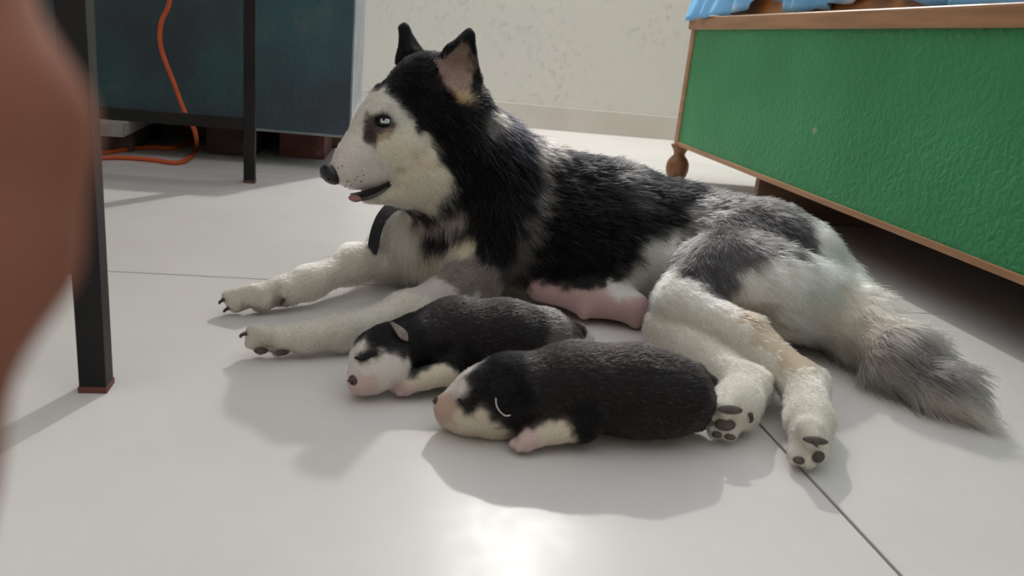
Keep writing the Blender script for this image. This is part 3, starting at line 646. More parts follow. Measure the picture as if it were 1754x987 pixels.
K = (.0024, .0028, .0038); W = (.62, .585, .52); C = (.52, .46, .34); G = (.078, .073, .073); D = (.032, .030, .030); LG = (.36, .34, .31)
TN = (.30, .23, .155); PK = (.47, .315, .295); BR = (.055, .040, .040); EI = (.27, .185, .15); GB = (.17, .145, .125); CR = (.68, .63, .50); MZ = (.66, .60, .55)
DOG_COAT = {      # fur colour: places on the coat in millimetres
 (0.0024,0.0028,0.0038): [(13,1100,302),(13,1105,302),(30,1034,311),(30,1136,311),(51,1022,310),(51,1148,310),(45,1004,286),(45,1166,286),(24,1003,277),(24,1167,277),(15,997,263),(15,1173,263),(-1,1005,274),(-1,1165,274),(-14,1013,273),(-14,1157,273),(28,996,247),(28,1174,247),(43,999,259),(43,1171,259),(65,1002,246),(65,1168,246),(39,999,234),(39,1171,234),(58,1006,227),(58,1164,227),(70,1004,210),(70,1166,210),(72,998,196),(72,1172,196),(88,995,184),(88,1175,184),(89,994,162),(89,1176,162),(80,997,143),(80,1173,143),(74,1004,123),(74,1166,123),(57,1017,114),(57,1153,114),(102,991,142),(102,1179,142),(89,1003,220),(89,1167,220),(111,1000,214),(111,1170,214),(106,1012,249),(106,1158,249),(117,1036,276),(117,1134,276),(12,1104,337),(12,1105,337),(20,1091,319),(20,1105,319),(9,1094,315),(9,1105,315),(88,1023,348),(88,1147,348),(70,1008,333),(70,1162,333),(99,1027,325),(99,1143,325),(101,1028,311),(101,1142,311),(93,1023,338),(93,1147,338),(98,1027,332),(98,1143,332),(103,1030,301),(103,1140,301),(63,1005,327),(63,1165,327),(57,1003,320),(57,1167,320),(76,1014,338),(76,1156,338),(84,1022,346),(84,1148,346),(65,1002,271),(65,1168,271),(73,1002,261),(73,1168,261),(86,1004,259),(86,1166,259),(102,1012,263),(102,1158,263),(104,1024,283),(104,1146,283),(49,1013,301),(49,1157,301),(52,1004,287),(52,1166,287),(108,1024,276),(108,1146,276),(180,999,161),(180,1171,161),(176,987,144),(176,1183,144),(167,972,120),(167,1198,120),(156,963,95),(156,1207,95),(214,1012,168),(214,1158,168),(210,996,148),(210,1174,148),(204,982,124),(204,1188,124),(198,974,99),(198,1196,99),(185,1012,181),(185,1158,181),(221,1026,182),(221,1144,182),(134,1004,216),(134,1166,216),(150,1000,196),(150,1170,196),(128,991,180),(128,1179,180),(137,985,153),(137,1185,153),(124,975,124),(124,1195,124),(146,966,113),(146,1204,113),(103,986,120),(103,1184,120),(132,956,92),(132,1214,92),(160,984,147),(160,1186,147),(166,1012,202),(166,1158,202),(226,1042,195),(226,1128,195),(240,1015,170),(240,1155,170),(222,983,129),(222,1187,129),(209,973,92),(209,1197,92),(198,974,60),(198,1196,60),(228,967,56),(228,1203,56),(246,972,102),(246,1198,102),(276,975,119),(276,1195,119),(301,1004,161),(301,1166,161),(274,1033,184),(274,1137,184),(332,993,142),(332,1177,142),(358,990,128),(358,1180,128),(377,1012,156),(353,1022,169),(353,1148,169),(403,1021,164),(301,968,91),(301,1202,91),(280,965,67),(280,1205,67),(257,962,59),(257,1208,59),(374,996,136),(53,1017,116),(53,1153,116),(38,1023,119),(38,1147,119),(59,1019,83),(59,1151,83),(77,1005,89),(77,1165,89),(94,985,100),(94,1185,100),(83,1000,102),(83,1170,102)],
 (0.008,0.008,0.011): [(162,1058,238),(162,1112,238),(162,1027,222),(162,1143,222),(155,1030,230),(155,1140,230)],
 (0.1,0.086,0.074): [(204,1034,194),(204,1136,194),(201,1020,181),(201,1150,181),(198,1009,168),(198,1161,168),(192,994,147),(192,1176,147),(185,981,130),(185,1189,130),(181,973,113),(181,1197,113),(176,970,94),(176,1200,94),(171,970,75),(171,1200,75)],
 (0.19,0.17,0.15): [(207,1043,201),(207,1127,201)],
 (0.12,0.108,0.095): [(130,1025,245),(130,1145,245),(127,1019,240),(127,1151,240)],
 (0.02,0.019,0.022): [(134,1016,232),(134,1154,232)],
 (0.032,0.03,0.03): [(323,1016,171),(323,1154,171),(334,1006,159),(334,1164,159),(304,1025,180),(304,1145,180),(304,968,72),(304,1202,72),(505,948,152),(521,935,141),(536,928,132),(478,962,157),(482,930,143),(484,883,137),(440,1008,162),(181,983,48),(181,1187,48),(158,964,60),(158,1206,60)],
 (0.62,0.585,0.52): [(-33,996,242),(-33,1174,242),(-32,1004,252),(-32,1166,252),(-16,990,250),(-16,1180,250),(-6,989,251),(-6,1181,251),(10,987,241),(10,1183,241),(16,987,234),(16,1183,234),(12,984,228),(12,1186,228),(-34,988,229),(-34,1182,229),(-36,983,219),(-36,1187,219),(-20,1005,265),(-20,1165,265),(-37,1010,247),(-37,1160,247),(-40,998,234),(-40,1172,234),(-9,992,256),(-9,1178,256),(5,988,246),(5,1182,246),(19,989,237),(19,1181,237),(24,1044,98),(24,1126,98),(33,1034,89),(33,1136,89),(78,1003,68),(78,1167,68),(34,1030,58),(34,1140,58),(11,1044,69),(11,1126,69),(4,1041,45),(4,1129,45),(-12,1037,61),(-12,1133,61)],
 (0.055,0.04,0.04): [(-27,988,234),(-27,1182,234),(-25,984,227),(-25,1186,227),(-22,981,219),(-22,1189,219),(-19,979,212),(-19,1191,212),(-20,988,237),(-20,1182,237),(-16,990,240),(-16,1180,240),(-9,989,244),(-9,1181,244),(0,988,242),(0,1182,242),(-18,986,230),(-18,1184,230),(-8,986,228),(-8,1184,228),(1,986,231),(1,1184,231),(6,986,237),(6,1184,237)],
 (0.681,0.63,0.5): [(10,982,224),(10,1188,224),(17,983,222),(17,1187,222),(-4,980,213),(-4,1190,213),(-10,979,209),(-10,1191,209),(5,981,216),(5,1189,216)],
 (0.42,0.33,0.22): [(-8,981,221),(-8,1189,221),(1,982,223),(1,1188,223)],
 (0.66,0.6,0.55): [(-44,975,202),(-44,1195,202),(-33,972,193),(-33,1198,193),(-50,971,188),(-50,1199,188),(-43,968,172),(-43,1202,172),(-29,973,172),(-29,1197,172),(-16,977,186),(-16,1193,186),(-27,976,203),(-27,1194,203),(-58,976,190),(-58,1194,190),(-15,981,164),(-15,1189,164),(-39,980,212),(-39,1190,212),(-2,984,172),(-2,1186,172),(-39,973,161),(-39,1197,161),(-29,987,151),(-29,1183,151)],
 (0.68,0.63,0.5): [(17,982,213),(17,1188,213),(31,988,220),(31,1182,220),(46,996,213),(46,1174,213),(54,994,196),(54,1176,196),(26,984,188),(26,1186,188),(41,987,175),(41,1183,175),(59,991,179),(59,1179,179),(70,992,172),(70,1178,172),(70,993,158),(70,1177,158),(62,997,141),(62,1173,141),(55,1004,130),(55,1166,130),(29,996,143),(29,1174,143),(42,991,152),(42,1179,152),(11,981,195),(11,1189,195),(5,980,209),(5,1190,209),(23,988,230),(23,1182,230),(-3,979,201),(-3,1191,201),(10,994,149),(10,1176,149),(30,1007,129),(30,1163,129),(20,990,165),(20,1180,165),(-7,990,142),(-7,1180,142)],
 (0.64,0.54,0.41): [(51,992,193),(51,1178,193),(56,992,186),(56,1178,186),(36,987,196),(36,1183,196)],
 (0.27,0.185,0.15): [(80,1027,309),(80,1143,309),(77,1016,295),(77,1154,295),(88,1023,296),(88,1147,296),(69,1013,302),(69,1157,302),(73,1005,285),(73,1165,285),(85,1010,282),(85,1160,282),(83,1022,330),(83,1148,330),(88,1030,320),(88,1140,320),(68,1013,313),(68,1157,313),(93,1030,307),(93,1140,307),(79,1020,324),(79,1150,324),(92,1021,293),(92,1149,293),(61,1004,305),(61,1166,305)],
 (0.42,0.31,0.19): [(84,1004,274),(84,1166,274),(90,1005,272),(90,1165,272)],
 (0.34,0.29,0.27): [(44,1032,96),(44,1138,96),(62,1020,103),(62,1150,103),(79,1005,113),(79,1165,113),(96,991,120),(96,1179,120)],
 (0.52,0.46,0.34): [(91,981,86),(91,1189,86),(100,971,94),(100,1199,94),(57,1020,58),(57,1150,58),(66,1021,42),(66,1149,42),(51,1034,34),(51,1136,34)],
 (0.17,0.145,0.125): [(83,954,71),(83,1216,71),(95,924,69),(95,1246,69),(84,908,62),(84,1262,62),(102,915,57),(102,1255,57),(125,932,61),(125,1238,61),(141,942,51),(141,1228,51),(174,1001,30),(174,1169,30),(117,940,77),(117,1230,77)],
 (0.42,0.38,0.34): [(66,898,61),(66,1272,61),(80,895,52),(80,1275,52),(59,886,57),(59,1284,57)],
 (0.56,0.525,0.45): [(32,858,51),(32,1312,51),(0,839,39),(0,1331,39),(-30,816,36),(-30,1354,36),(-53,809,31),(-53,1361,31),(-76,800,27),(-76,1370,27),(-100,798,26),(-100,1372,26),(-116,793,27),(-116,1377,27),(-129,801,24),(-129,1369,24),(52,862,44),(52,1308,44),(104,915,35),(104,1255,35),(4,1042,53),(4,1128,53),(-25,1008,53),(-25,1162,53),(-53,988,42),(-53,1182,42),(-79,958,38),(-79,1212,38),(-105,945,29),(-105,1225,29),(-131,935,24),(-131,1235,24),(-149,926,26),(-149,1244,26),(-170,927,21),(-170,1243,21),(29,1049,28),(29,1121,28),(-66,980,20),(-66,1190,20)],
 (0.15,0.14,0.132): [(407,1001,149),(420,1007,156),(422,986,145),(403,984,133),(388,982,120)],
 (0.078,0.073,0.073): [(411,856,123),(435,858,133),(399,840,94),(469,860,137),(408,919,141),(381,903,129),(399,874,130),(425,888,143),(367,880,116),(374,854,106),(401,855,118),(430,863,135),(393,846,102),(382,841,92),(363,906,112)],
 (0.05,0.046,0.047): [(446,959,149),(459,930,145),(448,873,141),(385,871,123),(358,871,107)],
 (0.62,0.595,0.54): [(366,981,107),(366,1189,107),(355,976,92),(355,1194,92),(345,974,72),(345,1196,72),(336,974,56),(336,1196,56),(316,960,51),(316,1210,51),(373,972,94),(344,887,94),(337,845,92),(366,979,52),(366,1191,52),(355,987,32),(355,1183,32),(299,953,50),(299,1217,50),(347,832,90),(374,986,118),(356,816,85),(459,831,117),(472,836,122),(443,837,119),(425,837,107),(415,835,90),(517,882,124),(508,848,115),(484,824,100),(455,823,99),(528,852,108),(558,929,125),(436,828,96),(534,841,82),(501,829,70),(467,821,71)],
 (0.6,0.565,0.49): [(334,824,64),(354,800,60),(376,766,53),(391,739,51),(404,706,40),(394,642,50),(382,596,48),(378,581,33),(327,812,40),(345,767,38),(337,674,51),(340,637,44),(314,628,42),(315,633,16),(374,606,31),(371,779,68),(384,761,69),(397,724,51),(421,672,55)],
 (0.26,0.215,0.175): [(-153,933,10),(-153,1237,10),(-122,940,18),(-122,1230,18),(-110,799,14),(-110,1371,14)],
 (0.3,0.23,0.155): [(413,834,77),(425,832,69),(404,768,80)],
 (0.45,0.37,0.27): [(404,744,71),(412,722,65),(416,705,61)],
 (0.34,0.29,0.235): [(461,830,53),(448,825,69)],
 (0.54,0.49,0.42): [(554,850,88),(564,838,78),(547,838,54),(543,849,35),(556,853,19),(578,852,88),(584,833,80),(555,824,49)],
 (0.38,0.33,0.27): [(570,819,70),(564,794,64),(556,799,48),(558,822,31)],
 (0.22,0.2,0.185): [(571,773,69),(573,755,59),(562,765,54),(560,762,41),(570,749,40)],
 (0.13,0.118,0.115): [(583,759,68),(592,736,57),(597,710,48),(590,745,60),(582,734,47),(590,713,43),(606,700,39)],
 (0.3,0.275,0.25): [(565,802,17),(567,760,21),(578,738,21),(585,713,22)],
 (0.46,0.42,0.37): [(595,711,10),(610,696,14)],
 (0.58,0.53,0.46): [(621,689,18),(615,693,26),(628,687,12)],
 (0.47,0.315,0.295): [(200,970,33),(200,1200,33),(215,966,32),(215,1204,32),(230,963,29),(230,1207,29),(251,953,30),(251,1217,30),(265,947,29),(265,1223,29),(280,945,30),(280,1225,30),(302,941,29),(302,1229,29),(324,934,28),(324,1236,28),(318,936,19),(318,1234,19),(336,937,32),(336,1233,32),(287,946,38),(287,1224,38),(331,935,12),(331,1235,12),(259,948,16),(259,1222,16)],
}
DB = dog_body()
dog_V, dog_Q = DB.mesh(.0032)
dog_N = normals(dog_V, dog_Q)
DS = Surf(dog_V, dog_Q)
def coat(table):
    return np.array([p for ps in table.values() for p in ps]) / 1000.0, np.array([c for c, ps in table.items() for p in ps])
dog = empty('dog', tuple(PZ(900, 520)))
tag(dog, 'adult black and white husky with a black collar lying behind two puppies', 'dog')
sp, sc = coat(DOG_COAT)
me = fast_mesh('body', dog_V, dog_Q)
def face_sharp(X): return np.where((X[:, 0] < .10) & (X[:, 2] > .15), 3.2, 2.1)
put_tint(me, seed_color(dog_V, sp, sc, .005, 110, face_sharp(dog_V)))
dog_o = link('body', me, M['skin'], dog)

# ---- details
head_f = PY(565, 297, .985) - PY(735, 160, 1.052); hf = np.array([head_f[0], head_f[1], 0]); hf /= np.linalg.norm(hf)
lat = np.cross(np.array([0, 0, 1.0]), hf); lat = lat if lat[1] > 0 else -lat          # away from the camera
head_c = PY(592, 292, .985)
def mir(p): d_ = (p - head_c) @ lat; return p - 2 * d_ * lat
def ortho(n, up=(0, 0, 1)):
    n = n / np.linalg.norm(n); u = np.cross(up, n); u /= np.linalg.norm(u); return u, np.cross(n, u), n
def eye_part(p, n):
    u, v, n = ortho(n)
    e = blob('eye', p - n * .0085, (u * .0120, v * .0095, n * .0098), M['eye_dark'], dog, 20, 14)
    uu = u if (AX[0] @ u) > 0 else -u
    blob('iris', p + n * .0004 + uu * .0016, (u * .0060, v * .0054, n * .0016), M['iris'], e, 18, 10)
    blob('pupil', p + n * .0015 + v * .0014 + uu * .0002, (u * .0019, v * .0024, n * .0006), M['eye_dark'], e, 14, 8)
    for s, h in ((1, .0044), (-1, .0056)):
        pts = [p + u * (.0145 * t) + v * (s * h * math.cos(t * 1.55) + .0004) + n * (.0016 - .007 * t * t) for t in np.linspace(-1, 1, 11)]
        link('eyelid', tube_mesh('eyelid', pts, 0.0022 * (1 - .6 * np.abs(np.linspace(-1, 1, 11))), 8), M['eye_dark'], e, smooth=True)
he, hn = DS.hit(656, 207)
vw = -ray(656, 207); vw /= np.linalg.norm(vw)
en = -lat * .86 + hf * .45 + np.array([0, 0, .12]); en /= np.linalg.norm(en)
ep = PY(657, 207, he[1] - .001) + en * .004
eye_part(ep, en); 
ep2 = mir(ep); en2 = en - 2 * (en @ lat) * lat; eye_part(ep2, en2)
# nose
def build_nose():
    c = PY(567, 299, .982); u = lat; v = np.array([0, 0, 1.0]); f = hf
    no = blob('nose', c, (f * .0125, u * .0155, v * .0125 + f * .004), M['nose'], dog, 22, 16)
    for s in (-1, 1): blob('nostril', c + f * .0078 + u * s * .0085 - v * .0040, (f * .0012, u * .0026, v * .0018), M['eye_dark'], no, 10, 8)
build_nose()
def build_mouth():
    U = [(687, 295), (672, 308), (650, 322), (626, 331), (607, 335)]; L = [(686, 298), (675, 313), (655, 331), (634, 342), (613, 345)]
    Yf = [1.000, .994, .983, .978, .978]; rows = []
    for (u_, l_, y_) in zip(U, L, Yf): rows.append((PY(*u_, y_), PY((u_[0] + l_[0]) / 2, (u_[1] + l_[1]) / 2, y_ + .003), PY(*l_, y_ + .001)))
    up_, mid_, lo_ = (catmull([r[k] for r in rows], 5) for k in range(3)); V_ = []; F_ = []; back = -lat * -.012
    for a_, m_, b_ in zip(up_, mid_, lo_): V_ += [a_, m_, b_, b_ + back, a_ + back]
    n_ = len(up_)
    for i in range(n_ - 1):
        for k in range(5): F_.append((i * 5 + k, i * 5 + (k + 1) % 5, (i + 1) * 5 + (k + 1) % 5, (i + 1) * 5 + k))
    F_.append((4, 3, 2, 1, 0)); F_.append(tuple((n_ - 1) * 5 + k for k in range(5)))
    link('mouth', mesh_np('mouth', V_, F_), M['mouth'], dog)
    tg = PY(608, 340, .978); blob('tongue', tg, (hf * .0075 , lat * .010, np.array([0, 0, .0042])), M['tongue'], dog)
M['tongue'] = noise_mat('pink_tongue', (.26, .12, .115, 1), (.33, .16, .15, 1), scale=60, rough=.45)
build_mouth()
# whisker spots
for (x, y) in ((595, 310), (602, 316), (608, 308), (612, 302), (618, 310), (600, 322), (592, 318), (622, 300), (586, 285), (580, 288)):
    h, n = DS.hit(x, y)
    if h is not None: u, v, n = ortho(n); blob('whisker_spot', h + n * .0014, (u * .0008, v * .0008, n * .0009), M['eye_dark'], dog, 6, 4)
# collar: a strap that hangs round the throat
def collar():
    cen = [(683, 349, .022), (669, 356, .004), (655, 372, 0), (646, 391, 0), (641, 412, 0), (638, 433, 0)]
    pts = []
    for (x, y, _) in cen:
        h, n = DS.hit(x + 8, y); pts.append(PY(x, y, (h[1] if h is not None else 1.02) - .016 + _))
    Ys = np.convolve(np.pad([p[1] for p in pts], 1, mode='edge'), [1 / 3] * 3, 'valid')
    pts = [PY(c[0], c[1], y_) for c, y_ in zip(cen, Ys)]
    P_ = catmull(pts, 6); T_ = np.gradient(P_, axis=0); T_ /= np.linalg.norm(T_, axis=1)[:, None]; V_ = []; F_ = []
    for i, (p, t) in enumerate(zip(P_, T_)):
        n = np.array([-.45, -.88, .15]); w = np.cross(n, t); w /= np.linalg.norm(w); n = np.cross(t, w)
        e = i / (len(P_) - 1); wd = .0078 * (1 if e < .9 else 1 - 2.5 * (e - .9)); sl = t * (.004 if e > .93 else 0)
        for q in (p + w * wd + n * .0014 + sl, p - w * wd + n * .0014 - sl, p - w * wd - n * .0014 - sl, p + w * wd - n * .0014 + sl): V_.append(q)
    m_ = len(P_)
    for i in range(m_ - 1):
        for k in range(4): F_.append((i * 4 + k, i * 4 + (k + 1) % 4, (i + 1) * 4 + (k + 1) % 4, (i + 1) * 4 + k))
    F_.append((3, 2, 1, 0)); F_.append(tuple((m_ - 1) * 4 + k for k in range(4)))
    link('collar', mesh_np('collar', V_, F_), M['collar'], dog)
collar()
# claws and pads
def claw(x, y, dx, dy, r=.0024, ln=.0060):
    h, n = DS.hit(x, y)
    if h is None: return
    q = PY(x + dx, y + dy, h[1]); d_ = q - h; d_ = d_ / np.linalg.norm(d_) - n * 0.15
    pts = [h - d_ * .003 + n * .0015, h + d_ * ln * .4 + n * .003, h + d_ * ln * .8 + n * .002 - np.array([0, 0, .001]), h + d_ * ln + np.array([0, 0, -.002])]
    pts = [np.array([p[0], p[1], max(p[2], .0016)]) for p in pts]
    link('claw', tube_mesh('claw', catmull(pts, 3), np.linspace(r, r * .25, 10), 8), M['claw'], dog, smooth=True)
for a_ in ((383, 514, -12, 8), (391, 528, -12, 8), (432, 530, -10, 7), (484, 514, -4, 7), (421, 572, -12, 5), (418, 589, -12, 5), (1394, 757, 5, 4), (1284, 712, 2, 10)): claw(*a_)
def pad(x, y, rx, ry):
    h, n = DS.hit(x, y)
    if h is None: return
    s_ = mpp(h); u, v, n = ortho(n); blob('pad', h + n * .0012, (u * rx * s_, v * ry * s_, n * .0035), M['pad'], dog, 16, 10)
for a_ in ((484, 602, 12, 6), (447, 600, 12, 6), (1241, 727, 19, 11), (1250, 702, 22, 8), (1216, 724, 7, 6), (1228, 744, 9, 6), (1250, 748, 10, 5), (1400, 783, 15, 10), (1396, 755, 22, 7), (1368, 788, 10, 7)): pad(*a_)

# ---- fur
DOG_HAIRS = 280000
lenv, _ = limb_fields(dog_V, DB, .012)
wt = np.where(lenv > .001, 1 / np.maximum(lenv, .004) ** .6, 0) 
for c_, r_ in ((ep, .0135), (ep2, .0135)): wt[np.linalg.norm(dog_V - c_, axis=1) < r_] = 0
wt[dog_V[:, 2] < .0012] = 0
X, Nn, tri_, bb = sample(dog_V, dog_Q, dog_N, DOG_HAIRS, wt)
Ln, Fl = limb_fields(X, DB, .012)
cX = seed_color(X, sp, sc, np.where((X[:, 0] < .10) & (X[:, 2] > .15), .005, .0095)[:, None], 110, face_sharp(X))
pink = np.linalg.norm(cX - np.array(PK), axis=1) < .11
keep = (~pink | (RNG.random(len(X)) < .04))
X, Nn, Ln, Fl, cX = X[keep], Nn[keep], Ln[keep], Fl[keep], cX[keep]
lum = cX.mean(1, keepdims=True)
vary = 1 + RNG.normal(0, .16, (len(X), 1)); cX = np.clip(cX * vary, .004, .9)
gr = (lum[:, 0] > .03) & (lum[:, 0] < .3) & (RNG.random(len(X)) < .2)
cX[gr] = np.clip(cX[gr] * RNG.uniform(1.1, 2.2, (gr.sum(), 1)), 0, .7)
gk = (lum[:, 0] <= .03) & (RNG.random(len(X)) < .03); cX[gk] = .12
L_ = Ln * RNG.uniform(.6, 1.15, len(X))
fur_object('fur', X, Nn, Fl, L_, np.full(len(X), .45), cX, dog, M['fur'], rad=np.clip(.00016 + Ln * .008, .0002, .00036))

# ------------------------------------------------------------------ puppies
PB = (.013, .011, .0105); PKD = (.0045, .0042, .0048); PW = (.60, .55, .50); PP = (.53, .40, .37); PC = (.56, .49, .38); PG = (.10, .09, .085)
def finish_puppy(root, b, seeds, h, hairs, bald):
    V, Q = b.mesh(h); Nv = normals(V, Q); S = Surf(V, Q)
    sp_, sc_ = coat(seeds)
    me = fast_mesh('body', V, Q); put_tint(me, seed_color(V, sp_, sc_, .0025, 200, 3.0)); link('body', me, M['skin'], root)
    ln, _ = limb_fields(V, b, .006); w_ = 1 / np.maximum(ln, .003) ** .6; w_[V[:, 2] < .001] = 0
    for (c, r) in bald: w_[np.linalg.norm(V - c, axis=1) < r] = 0
    X, N_, t_, bb_ = sample(V, Q, Nv, hairs, w_)
    Ln, Fl = limb_fields(X, b, .006); c_ = seed_color(X, sp_, sc_, .0025, 200, 3.0)
    dark = c_.mean(1) < .06
    c_ = np.clip(c_ * (1 + RNG.normal(0, .18, (len(X), 1))), .004, .9)
    g_ = dark & (RNG.random(len(X)) < .10) & (np.linalg.norm(c_ - np.array(PKD), axis=1) > .006); c_[g_] = np.array([.11, .095, .088]) * RNG.uniform(.5, 1.4, (g_.sum(), 1))
    pinkish = np.linalg.norm(c_ - np.array(PP), axis=1) < .17
    Ln = np.where(pinkish, .0018, Ln)
    fur_object('fur', X, N_, Fl, Ln * RNG.uniform(.6, 1.1, len(X)), np.full(len(X), .17), c_, root, M['fur'], rad=.00016, droop=.1, curl=.05)
    return S
def pup_part_tube(S, root, name, pts, r, mat, off=.001):
    P_ = []
    for (x, y) in pts:
        h, n = S.hit(x, y)
        if h is not None: P_.append(h + n * off)
    if len(P_) > 2: link(name, tube_mesh(name, catmull(P_, 5), r, 7), mat, root, smooth=True)
M['pup_nose'] = noise_mat('puppy_nose', (.035, .018, .018, 1), (.09, .045, .045, 1), scale=150, rough=.4)
M['pup_ear_edge'] = noise_mat('pale_ear_edge', (.55, .50, .46, 1), (.66, .62, .58, 1), scale=100, rough=.6)
M['pup_ear'] = noise_mat('puppy_ear', (.15, .12, .11, 1), (.27, .22, .205, 1), scale=160, rough=.8, bump=.4, bscale=400, bdist=.001)
M['pup_claw'] = noise_mat('pale_claw', (.50, .36, .32, 1), (.58, .44, .40, 1), scale=100, rough=.4)

PUPPY_A_COAT = {      # fur colour: places on the coat in millimetres
 (0.0045,0.0042,0.0048): [(6,742,68),(6,858,68),(-20,730,55),(-20,870,55),(2,716,60),(2,884,60),(10,714,56),(10,886,56),(-4,719,61),(-4,881,61),(32,738,68),(32,862,68),(35,727,54),(35,873,54),(37,725,36),(37,875,36),(37,714,28),(37,886,28),(33,720,44),(33,880,44),(24,715,49),(24,885,49),(-9,707,48),(-9,893,48),(-15,709,46),(-15,891,46),(-3,707,49),(-3,893,49),(50,731,47),(50,869,47),(67,734,47),(67,866,47),(82,734,39),(82,866,39),(51,733,34),(51,867,34),(45,735,29),(45,865,29),(76,725,37),(76,875,37),(56,733,36),(56,867,36),(65,730,38),(65,870,38),(70,731,40),(70,869,40),(45,718,32),(45,882,32),(6,733,67),(6,867,67),(7,722,62),(7,878,62),(14,715,55),(14,885,55),(21,713,49),(21,887,49),(32,731,61),(32,869,61),(29,747,71),(29,853,71),(19,729,64),(19,871,64),(24,723,58),(24,877,58)],
 (0.6,0.55,0.5): [(-16,715,52),(-16,885,52),(8,706,48),(8,894,48),(19,708,46),(19,892,46),(27,711,39),(27,889,39),(14,702,36),(14,898,36),(5,702,40),(5,898,40),(25,707,31),(25,893,31),(-3,702,41),(-3,898,41),(-16,704,37),(-16,896,37),(-22,710,37),(-22,890,37),(-25,721,40),(-25,879,40),(9,701,28),(9,899,28),(6,702,20),(6,898,20),(-8,700,36),(-8,900,36),(-18,704,34),(-18,896,34),(254,881,9),(254,820,9),(248,877,9),(248,820,9)],
 (0.53,0.4,0.37): [(-17,702,29),(-17,898,29),(-13,699,27),(-13,901,27),(-6,698,26),(-6,902,26),(-11,699,19),(-11,901,19),(-2,699,21),(-2,901,21),(25,708,17),(25,892,17),(20,712,14),(20,888,14),(29,707,15),(29,893,15),(18,707,19),(18,893,19)],
 (0.56,0.49,0.38): [(53,712,29),(53,888,29),(45,710,26),(45,890,26),(61,714,31),(61,886,31),(67,713,27),(67,887,27),(38,708,22),(38,892,22),(59,712,22),(59,888,22)],
 (0.013,0.011,0.0105): [(63,751,76),(63,849,76),(87,758,81),(87,842,81),(75,739,63),(75,861,63),(52,734,58),(52,866,58),(53,732,40),(53,868,40),(76,735,46),(76,865,46),(110,746,68),(110,854,68),(134,755,79),(134,845,79),(117,739,46),(117,861,46),(146,743,58),(146,857,58),(167,760,65),(167,840,65),(46,745,72),(46,855,72),(99,740,57),(99,860,57),(241,868,20),(241,820,20),(210,793,52),(210,820,52)],
 (0.1,0.09,0.085): [(188,776,67),(188,824,67),(180,764,61),(180,836,61),(194,767,54),(194,833,54)],
}
def puppy_a():
    b = Body(); bk = (1, .25, -.12)
    chain(b, [J(712, 584, 48, z=.046), J(780, 573, 57, z=.047), J(865, 577, 58, z=.046), J(930, 582, 48, z=.039), J(968, 588, 32, z=.027)], .02, .007, bk)
    b.cone(*J(662, 596, 42, z=.044), *J(645, 606, 42, z=.041), .015, .0045, (.9, .2, .2))
    b.cone(*J(668, 630, 36, z=.030), *J(640, 640, 33, z=.026), .015, .004, (.9, .2, -.2))
    b.cone(*J(632, 632, 31, z=.028), *J(616, 655, 21, z=.0185), .012, .003, (.7, .3, .5))
    b.cone(*J(640, 655, 20, z=.014), *J(618, 660, 15, z=.012), .008, .002, (.9, 0, 0))
    b.cone(*J(790, 600, 34, z=.034), *J(765, 640, 22, z=.022), .012, .006, (-.1, 0, -1))
    chain(b, [J(768, 638, 22, z=.026), J(728, 648, 19, z=.0215), J(700, 659, 16, z=.0165)], .004, .0035, (-1, -.2, -.2))
    for (x, y, r) in ((677, 658, 9), (675, 666, 9), (684, 671, 9), (697, 671, 9)): b.cone(*J(702, 659, 14, z=.0165), *J(x, y, r, z=.0085), .0015, .002)
    chain(b, [J(955, 570, 30, z=.03), J(990, 572, 14, z=.014), J(1012, 580, 7, z=.007)], .012, .004, (1, -.1, -.2))
    E1, E2, E3 = PY(668, 556, .752), PY(696, 562, .768), PY(697, 600, .752)
    b.tri(E1, E2, E3, .0024, .0025, .002, E3 - E1)
    b.cone(E2, .0028, E3, .003, .002, .002, E3 - E1)
    root = empty('puppy', tuple(PZ(800, 600))); tag(root, 'dark puppy with white cheeks and pink muzzle sleeping against the mother', 'puppy', 'husky puppies')
    S = finish_puppy(root, b, PUPPY_A_COAT, .0024, 70000, [])
    h, n = S.hit(682, 570)
    a_ = PY(697, 596, h[1]) - PY(676, 552, h[1]); a_ -= n * (a_ @ n); a_ /= np.linalg.norm(a_); w_ = np.cross(n, a_)
    ear = blob('ear', h + n * .0022, (a_ * .0125, w_ * .0082, n * .0026), M['pup_ear'], root, 20, 14)
    c_ = h + n * .0022
    for v in ear.data.vertices:
        q = np.array(v.co) - c_; s = (q @ a_) / .0125; t = (q @ w_)
        q = q - w_ * t * (.42 - .42 * s if s < .5 else .21 + .5 * (s - .5)) - n * .0022 * s + n * .0016 * (1 - s * s)
        v.co = Vector(c_ + q)
    h, n = S.hit(603, 652)
    u, v, n2 = ortho(np.array([-.75, -.6, .05]))
    no = blob('nose', h - n2 * .0012, (u * .0058, v * .0050, n2 * .0036), M['pup_nose'], root, 16, 12)
    for s in (-1, 1): blob('nostril', h + n2 * .0020 + u * s * .0028 - v * .001, (u * .0013, v * .0010, n2 * .0009), M['eye_dark'], no, 8, 6)
    pup_part_tube(S, root, 'closed_eyelid', [(610, 613), (620, 616), (632, 612), (644, 606)], .0013, M['eye_dark'])
    return S
